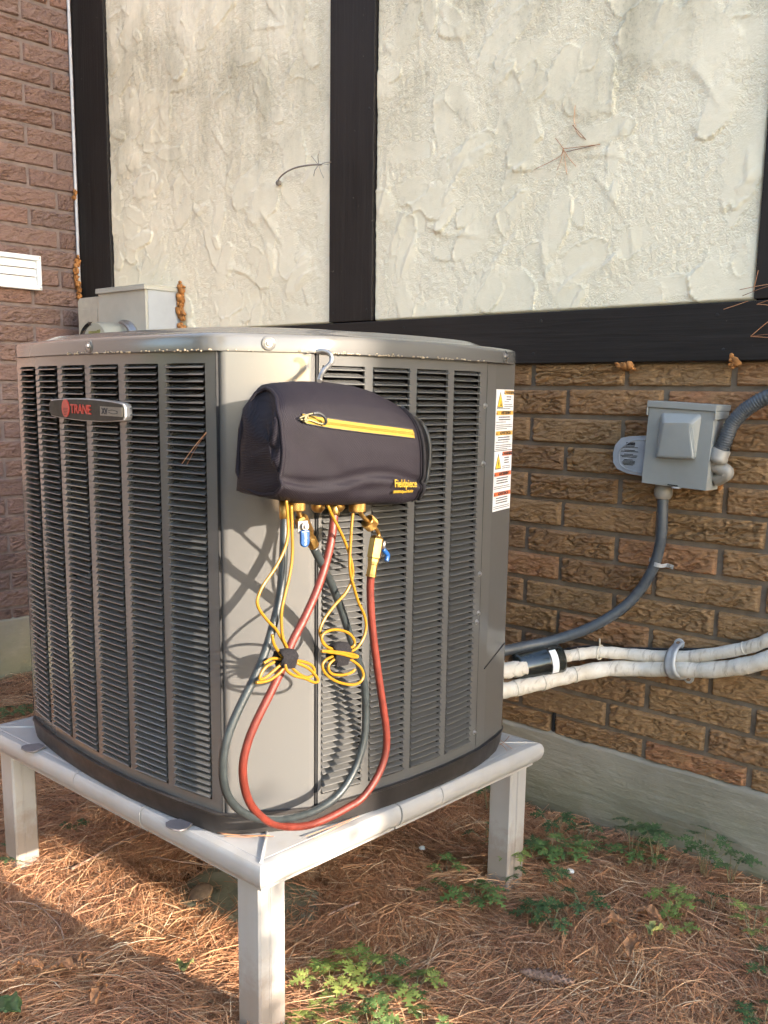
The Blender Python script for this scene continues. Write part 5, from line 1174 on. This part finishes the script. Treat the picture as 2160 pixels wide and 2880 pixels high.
def plant(x, y, n, size, hgt, kind, lab, seed):
    r_ = random.Random(seed); z = ghs(x, y)+.006; root = empty('woodland_herb', (x, y, z)); tag(root, lab, 'plant', 'lobed green herbs in the needles')
    m = MB()
    for i in range(n):
        a = 2*math.pi*i/n+r_.uniform(-.5, .5); ro = size*r_.uniform(.2, .75) if n > 1 else 0; h_ = hgt*r_.uniform(.65, 1.15); tip = Vector((x+math.cos(a)*ro, min(y+math.sin(a)*ro, 2.235), z+h_))
        m.tube([(x, y, z-.01), Vector((x, y, z)).lerp(tip, .5)+Vector((0, 0, h_*.18)), tip], .0011, 5)
        o = bpy.data.objects.new('leaf', r_.choice(HL[kind])); COL.objects.link(o); o.parent = root; o.location = tip-Vector((x, y, z))
        s_ = size*r_.uniform(.55, .85); o.scale = (s_, s_, s_); o.rotation_euler = (r_.uniform(-.3, .3), r_.uniform(-.15, .45), a+r_.uniform(-.4, .4))
    m.build('stem', MT['stem'], root)
HERB = [
 (-1.2857, 1.2608, 0.045)+(6, .050, .045, 'herb_leaf_bright', 'pale green lobed herb just right of the front stand leg'),
 (-1.2651, 1.3292, 0.05)+(5, .042, .055, 'herb_leaf_bright', 'lobed herb with upright top leaf right of the pale herb near the front leg'),
 (-1.2121, 1.3547, 0.04)+(4, .040, .04, 'herb_leaf', 'lobed herb in the middle of the row right of the front leg'),
 (-1.146, 1.3667, 0.04)+(5, .042, .04, 'herb_leaf_bright', 'lobed herb at the right end of the row near the front leg'),
 (-1.212, 1.1796, 0.04)+(4, .036, .035, 'herb_leaf_bright', 'small herb below the pale herb by the front leg'),
 (-1.1789, 1.233, 0.04)+(3, .032, .035, 'herb_leaf', 'small three leaved herb second in the lower row'),
 (-1.1236, 1.2861, 0.04)+(4, .034, .035, 'herb_leaf', 'small herb at the right of the lower row'),
 (-1.1231, 1.2078, 0.04)+(6, .042, .04, 'herb_leaf', 'leafy herb at the bottom edge right of the front leg'),
 (-1.0477, 1.2728, 0.04)+(5, .040, .04, 'herb_leaf', 'herb at the bottom edge farthest right of the leg'),
 (-1.1993, 1.1232, 0.04)+(6, .044, .04, 'herb_leaf_bright', 'bright green herb touching the front leg at the bottom edge'),
 (-1.3794, 1.7513, 0.035)+(3, .036, .04, 'herb_leaf', 'small herb alone in shade behind the front rail'),
 (-1.3624, 1.6901, 0.03)+(3, .030, .03, 'herb_leaf', 'tiny herb left of the right stand leg in shade'),
 (-1.2483, 1.7066, 0.05)+(6, .050, .05, 'herb_leaf', 'spreading herb just left of the right stand leg foot'),
 (-1.2624, 1.8546, 0.09)+(4, .046, .09, 'herb_leaf_bright', 'yellowish herb growing against the right stand leg'),
 (-1.238, 1.8337, 0.06)+(4, .040, .06, 'herb_leaf_dark', 'dark herb at the foot of the right stand leg'),
 (-1.288, 1.9838, 0.05)+(4, .044, .05, 'herb_leaf_dark', 'dark herb right behind the right stand leg'),
 (-1.2476, 2.0039, 0.05)+(5, .046, .05, 'herb_leaf', 'mid green herb a hand right of the right stand leg'),
 (-1.2054, 2.0286, 0.05)+(5, .048, .05, 'herb_leaf', 'broad herb two hands right of the right stand leg'),
 (-1.1872, 2.1102, 0.05)+(4, .042, .05, 'herb_leaf', 'herb halfway between right stand leg and wall plants'),
 (-1.1577, 1.8891, 0.05)+(4, .040, .05, 'herb_leaf_dark', 'dark round-topped herb beside the white pebble'),
 (-1.1185, 1.7339, 0.045)+(5, .050, .045, 'herb_leaf_dark', 'dark spreading herb in front of the right stand leg'),
 (-1.0603, 1.7311, 0.045)+(5, .048, .045, 'herb_leaf_dark', 'dark herb hanging forward left of the curled dead leaves'),
 (-1.0454, 1.8357, 0.05)+(5, .046, .05, 'herb_leaf_dark', 'star shaped dark herb in the middle of the right ground'),
 (-0.8866, 1.9753, 0.06)+(5, .040, .06, 'herb_leaf_bright', 'bright yellow green herb right of the curled leaf'),
 (-0.8583, 1.9033, 0.04)+(4, .036, .03, 'herb_leaf_bright', 'low bright herb beside the pale curled leaf'),
 (-0.8365, 2.049, 0.05)+(3, .036, .045, 'herb_leaf_dark', 'small dark herb right of the bright herb'),
 (-0.7261, 2.0095, 0.06)+(5, .042, .06, 'herb_leaf_bright', 'bright herb at the far right of the ground'),
 (-0.585, 1.718, 0.05)+(4, .046, .04, 'herb_leaf_dark', 'herb cut off by the lower right picture corner'),
 (-0.6575, 1.9106, 0.05)+(3, .040, .04, 'herb_leaf_dark', 'herb cut off by the right edge'),
 (-1.0914, 2.1388, 0.13)+(5, .060, .12, 'herb_leaf_dark', 'tallest dark herb standing against the foundation'),
 (-1.0252, 2.1358, 0.11)+(5, .052, .10, 'herb_leaf_dark', 'dark herb right of the tallest one by the foundation'),
 (-1.0686, 2.1405, 0.07)+(5, .050, .06, 'herb_leaf', 'low herb at the foot of the tallest wall herb'),
 (-0.9147, 2.1782, 0.1)+(7, .058, .10, 'herb_leaf_dark', 'big dark herb under the foundation near the right edge'),
 (-0.8572, 2.1995, 0.08)+(5, .052, .08, 'herb_leaf_dark', 'dark herb right of the big one by the foundation'),
 (-1.3059, 2.1269, 0.06)+(4, .050, .06, 'herb_leaf_dark', 'dark herb at the wall foot behind the right leg'),
 (-1.243, 2.1579, 0.06)+(4, .046, .06, 'herb_leaf_dark', 'faint herb at the wall foot beside grass blades'),
 (-1.5482, 2.1523, 0.06)+(6, .060, .09, 'herb_leaf_dark', 'deep shade herb under the right rail near the leg'),
 (-1.4419, 1.9935, 0.05)+(3, .044, .04, 'herb_leaf_dark', 'dim herb left of the right leg below the rail'),
 (-2.3026, 1.268, 0.03)+(5, .040, .02, 'herb_leaf_dark', 'dull herb under the left rail right of the left leg'),
 (-2.2195, 1.1698, 0.03)+(2, .026, .015, 'herb_leaf_bright', 'tiny sunlit herb beside the left stand leg'),
 (-2.2165, 1.0382, 0.05)+(4, .060, .05, 'herb_leaf_dark', 'dark herb at the left edge by the left leg'),
 (-3.3274, 1.6397, 0.03)+(6, .060, .03, 'herb_leaf_dark', 'dull herb on the far left ground behind the stand'),
]
for i, (x, y, z, n_, sz, hg, kind, lab) in enumerate(HERB): plant(x, min(y, 2.20), n_, sz*(1.12 if kind == 'herb_leaf_dark' else 1.4), hg*1.1, kind, lab, 100+i)

def curled_leaf(loc, L_, W_, curl, twist, rz, tilt, mat, lab, seed):
    r_ = random.Random(seed); nu, nv = 22, 9; vs = []
    for i in range(nu):
        t = i/(nu-1); w = W_*math.sin(math.pi*min(1, t*.96+.03))**.75
        for j in range(nv):
            s_ = -1+2*j/(nv-1); y = s_*w; z = curl*w*abs(s_)**1.6+.10*L_*math.sin(t*3)+.0035*math.sin(13*t+5*s_+seed)+.0025*math.sin(29*t-7*s_)*abs(s_); y += .0025*math.sin(21*t+seed*2)*s_; q = twist*(t-.5); vs.append(((t-.5)*L_, y*math.cos(q)-z*math.sin(q), y*math.sin(q)+z*math.cos(q)))
    m = MB().add(vs, [(i*nv+j, i*nv+j+1, (i+1)*nv+j+1, (i+1)*nv+j) for i in range(nu-1) for j in range(nv-1)], True)
    m.tube([vs[nv//2], (-.5*L_-.02, .002, -.006)], .0012, 5)
    x, y = loc; M_ = Matrix.Translation((x, y, ghs(x, y)+.042)) @ Matrix.Rotation(rz, 4, 'Z') @ Matrix.Rotation(tilt, 4, 'Y'); me = m.data('dry_leaf'); me.transform(M_)
    o = put(me, 'dry_leaf', MT[mat]); tag(o, lab, 'leaf', 'dead leaves on the needles'); sm = o.modifiers.new('sub', 'SUBSURF'); sm.levels = sm.render_levels = 1
    return o
def zp(p): return None
LV_ = [((-0.873, 1.7481, 0.03), .085, .020, .9, 1.2, -1.2, .1, 'dry_leaf', 'upright curled brown dead leaf in the right foreground'),
 ((-0.9038, 1.869, 0.03), .080, .022, .7, .6, .3, 0, 'dry_leaf', 'long flat brown dead leaf above the upright curled one'),
 ((-0.9447, 1.7934, 0.03), .075, .018, .8, .8, .9, 0, 'dry_leaf', 'dark brown dead leaf left of the flat brown one'),
 ((-0.8668, 1.8255, 0.03), .070, .017, 1.0, 1.6, -1.3, -.3, 'pale_leaf', 'pale green curled dead leaf beside the brown ones'),
 ((-1.506, 1.068, 0.03), .060, .022, .5, .5, -.6, -.3, 'pale_leaf', 'drying olive leaf on the sunlit needles left of the front leg'),
 ((-1.5523, 0.9002, 0.03), .075, .015, .9, 1.5, -.7, .1, 'dry_leaf', 'twisted reddish dead leaf in the lower left needles'),
 ((-1.6811, 0.8997, 0.03), .070, .018, .7, 1.0, .8, 0, 'dry_leaf', 'brown dead leaf left of the twisted reddish one'),
 ((-1.681, 0.9434, 0.03), .060, .010, .9, 1.8, -.4, .1, 'dry_leaf', 'thin pale brown dead leaf above the twisted reddish one'),
 ((-1.6499, 0.7605, 0.03), .090, .035, .2, .2, .4, 0, 'herb_leaf_dark', 'dark green leaf at the lower left corner'),
 ((-1.744, 0.8564, 0.03), .080, .016, .5, .5, .6, 0, 'dry_leaf', 'greyish dead leaf near the left edge')]
for i, (p, a, b, c_, d_, e, f_, mt, lab) in enumerate(LV_): curled_leaf(p[:2], a*.8, b*.8, c_, d_, e, f_, mt, lab, i)
# pine cone
cx, cy = (-0.9551, 1.5465); cone = empty('pine_cone', (cx, cy, ghs(cx, cy)+.03)); tag(cone, 'slender brown pine cone lying in the foreground needles', 'pine cone')
CM = Matrix.Translation((cx, cy, ghs(cx, cy)+.036)) @ Matrix.Rotation(.35, 4, 'Z') @ Matrix.Rotation(math.radians(88), 4, 'Y')
MB().lathe([(.004, -.055), (.009, -.035), (.010, 0), (.008, .03), (.003, .055)], CM, 12).build('core', MT['cone'], cone)
sm_ = MB().add([(0, 0, 0), (.010, -.006, .006), (.014, 0, .009), (.010, .006, .006), (.009, 0, .001)], [(0, 1, 2), (0, 2, 3), (0, 4, 1), (0, 3, 4), (1, 4, 2), (2, 4, 3)]).data('scale'); sm_.materials.append(MT['cone'])
for i in range(60):
    t = i/60; a = i*2.39996; o = bpy.data.objects.new('scale', sm_); COL.objects.link(o); o.parent = cone
    lo = Matrix.Translation((0, 0, .006)) @ Matrix.Rotation(.35, 4, 'Z') @ Matrix.Rotation(math.radians(88), 4, 'Y') @ Matrix.Translation((0, 0, -.052+.104*t)) @ Matrix.Rotation(a, 4, 'Z') @ Matrix.Translation((.004*math.sin(math.pi*t), 0, 0)) @ Matrix.Scale(.55+.6*math.sin(math.pi*t), 4)
    o.matrix_basis = lo
# twigs, pebbles and a brown fungus disc
def twig(pts, r, lab):
    P_ = [(x, y, ghs(x, y)+z) for x, y, z in pts]; tag(MB().tube(smooth_line(spline(P_, 6), 1), r, 7).build('twig', MT['twig']), lab, 'twig', 'fallen twigs')
twig([(x, y, .030) for x, y, _ in [(-2.0618, 1.1346, 0.03), (-2.0744, 1.2008, 0.03), (-2.0987, 1.2876, 0.03), (-2.1123, 1.3831, 0.03)]], .0042, 'pale straight twig lying under the left part of the stand')
twig([(x, y, .036) for x, y, _ in [(-2.0302, 0.9505, 0.03), (-2.0102, 0.9789, 0.03), (-1.956, 0.9936, 0.03), (-1.8482, 0.9816, 0.03), (-1.7945, 0.9639, 0.03)]], .0016, 'thin curved pale twig on the needles at the left')
twig([(x, y, .030) for x, y, _ in [(-1.4686, 1.4324, 0.03), (-1.4621, 1.4716, 0.03), (-1.4495, 1.5173, 0.03)]], .0030, 'short brown twig in the shade behind the front leg')
twig([(x, y, .032) for x, y, _ in [(-1.9943, 1.3249, 0.03), (-1.925, 1.3516, 0.03), (-1.8337, 1.3927, 0.03)]], .0018, 'thin twig under the front rail')
def pebble(p, s_, lab):
    bm = bmesh.new(); bmesh.ops.create_icosphere(bm, subdivisions=2, radius=s_); r_ = random.Random(int(p[0]*1000))
    for v in bm.verts: v.co *= r_.uniform(.8, 1.15); v.co.z *= .6
    me = bpy.data.meshes.new('pebble'); bm.to_mesh(me); bm.free(); me.transform(Matrix.Translation((p[0], p[1], ghs(p[0], p[1])+.03))); tag(put(me, 'pebble', MT['pebble']), lab, 'pebble', 'white pebbles')
pebble((-1.5138, 1.8182, 0.03), .009, 'white pebble on the needles behind the front rail')
pebble((-1.1604, 1.9649, 0.03), .010, 'white pebble between the herbs near the right leg')
fx, fy = (-1.7546, 1.2979)
tag(MB().lathe([(.022, 0), (.028, .003), (.029, .007), (.025, .010), (.009, .011)], Matrix.Translation((fx, fy, ghs(fx, fy)+.028)) @ Matrix.Rotation(.35, 4, 'X'), 22).build('clay_disc', MT['rust']), 'round reddish brown disc on the concrete under the stand', 'disc')

# ------------------------------------------------------------------ garden beyond the frame: it shades the ground and shows in the glossy paint
def foliage(n, cen, rad, leaf, seed, hole=None):
    r = np.random.default_rng(seed); d = r.normal(size=(n, 3)); d /= np.linalg.norm(d, axis=1)[:, None]; rr = r.random(n)**.45
    P = np.array(cen)+d*rr[:, None]*np.array(rad); cl = r.integers(0, max(4, n//60), n); cc = r.normal(size=(cl.max()+1, 3))*.10*np.array(rad); P = P+cc[cl]
    a = r.normal(size=(n, 3)); a /= np.linalg.norm(a, axis=1)[:, None]; b = np.cross(a, r.normal(size=(n, 3))); b /= np.linalg.norm(b, axis=1)[:, None]; s = leaf*r.uniform(.6, 1.3, n)[:, None]
    V = np.stack([P-a*s, P-b*s*.45+a*s*.1, P+a*s, P+b*s*.45+a*s*.1], 1)
    if hole is not None: V = V[hole(P)]
    return V.reshape(-1, 3), np.arange(len(V)*4).reshape(-1, 4)
shrub = empty('garden_shrub', (3.2, 1.2, 0)); tag(shrub, 'leafy garden shrub standing to the right of the camera', 'shrub')
r = np.random.default_rng(77); n = 3600
P = np.stack([r.uniform(2.8, 3.5, n), r.uniform(.95, 1.72, n), r.uniform(0, 1.0, n)], 1)
topz = 1.50+.16*(fbm(P[:, 1]*1.6, P[:, 0]*1.6, 41, 3)-.5); P[:, 2] = P[:, 2]**.8*topz
edge_ = P[:, 1] < 1.555+.16*(fbm(P[:, 2]*5, P[:, 0]*5, 43, 2)-.5); P = P[edge_]; n = len(P)
a = r.normal(size=(n, 3)); a /= np.linalg.norm(a, axis=1)[:, None]; b = np.cross(a, r.normal(size=(n, 3))); b /= np.linalg.norm(b, axis=1)[:, None]; s = .05*r.uniform(.6, 1.3, n)[:, None]
V = np.stack([P-a*s, P-b*s*.5, P+a*s, P+b*s*.5], 1)
put(quads_mesh('foliage', V.reshape(-1, 3), np.arange(n*4).reshape(-1, 4)), 'foliage', MT['tree_leaf'], shrub)
n = 110; P = np.stack([r.uniform(2.9, 3.5, n), r.uniform(1.48, 1.80, n), r.uniform(1.1, 1.75, n)], 1); a = r.normal(size=(n, 3)); a /= np.linalg.norm(a, axis=1)[:, None]; b = np.cross(a, r.normal(size=(n, 3))); b /= np.linalg.norm(b, axis=1)[:, None]; s = .028*r.uniform(.6, 1.3, n)[:, None]
V = np.stack([P-a*s, P-b*s*.5, P+a*s, P+b*s*.5], 1); put(quads_mesh('outer_twigs', V.reshape(-1, 3), np.arange(n*4).reshape(-1, 4)), 'outer_twigs', MT['tree_leaf'], shrub)
m = MB()
for y in (1.0, 1.2, 1.4): m.tube([(3.15, y, -.05), (3.15, y+.05, .6), (3.2, y+.1, 1.1)], [.02, .015, .008], 6)
m.build('stem', MT['bark'], shrub)
fol = foliage(5200, (0, 0, 5.2), (2.3, 2.3, 3.0), .13, 9)
fme = quads_mesh('crown', *fol); fme.materials.append(MT['tree_leaf'])
tm = MB().tube([(0, 0, -.1), (.05, .02, 1.5), (-.05, .05, 3.5), (.05, 0, 6.5)], [.22, .18, .13, .05], 10)
for i in range(7): a = i*2.4; z0 = 2.4+i*.5; tm.tube([(0, 0, z0), (math.cos(a)*.7, math.sin(a)*.7, z0+.5), (math.cos(a)*1.6, math.sin(a)*1.6, z0+.8)], [.07, .05, .015], 6)
tme = tm.data('trunk'); tme.materials.append(MT['bark'])
bcr = quads_mesh('crown', *foliage(2600, (0, 0, 1.25), (1.5, 1.2, 1.35), .085, 19)); bcr.materials.append(MT['bush_leaf'])  # unseen bushes, added to darken the left louvers and tint their reflections gold
bst = MB()
for i in range(5): bst.tube([(.1*i-.2, .05*i-.1, -.05), (.25*i-.5, .1*i-.2, .9), (.4*i-.8, .2*i-.4, 1.7)], [.03, .022, .008], 6)
bst = bst.data('stem'); bst.materials.append(MT['bark'])
for i, (x, y, s_, lab) in enumerate(((-10.0, .2, 1.0, 'added golden green bush, leftmost of the row behind the camera'), (-9.3, -2.2, 1.15, 'added golden green bush, second of the row behind the camera'), (-8.0, -4.4, 1.0, 'added golden green bush, third of the row behind the camera'), (-5.9, -5.9, 1.2, 'added golden green bush, fourth of the row behind the camera'), (-3.2, -6.6, 1.05, 'added golden green bush, fifth of the row behind the camera'), (-.3, -6.9, 1.1, 'added golden green bush, rightmost of the row behind the camera'))):
    t_ = empty('added_bush', (x, y, 0)); tag(t_, lab, 'bush', 'added bushes behind the camera'); t_.scale = (s_*1.15, s_*1.15, s_); t_.rotation_euler = (0, 0, i*1.1)
    for me, nm in ((bcr, 'crown'), (bst, 'stem')):
        o = bpy.data.objects.new(nm, me); COL.objects.link(o); o.parent = t_
for i, (x, y, s_, lab) in enumerate(((-9.2, -3.3, 1.0, 'leafy tree in the yard far left behind the camera'), (-6.6, -7.2, 1.15, 'leafy tree in the yard, second from the left behind the camera'), (-2.5, -8.0, 1.1, 'leafy tree in the yard straight behind the camera'), (3.0, -7.5, 1.2, 'leafy tree in the yard, rightmost behind the camera'))):
    t_ = empty('yard_tree', (x, y, 0)); tag(t_, lab, 'tree', 'yard trees behind the camera'); t_.scale = (s_, s_, s_); t_.rotation_euler = (0, 0, i*1.3)
    for me, nm in ((fme, 'crown'), (tme, 'trunk')):
        o = bpy.data.objects.new(nm, me); COL.objects.link(o); o.parent = t_
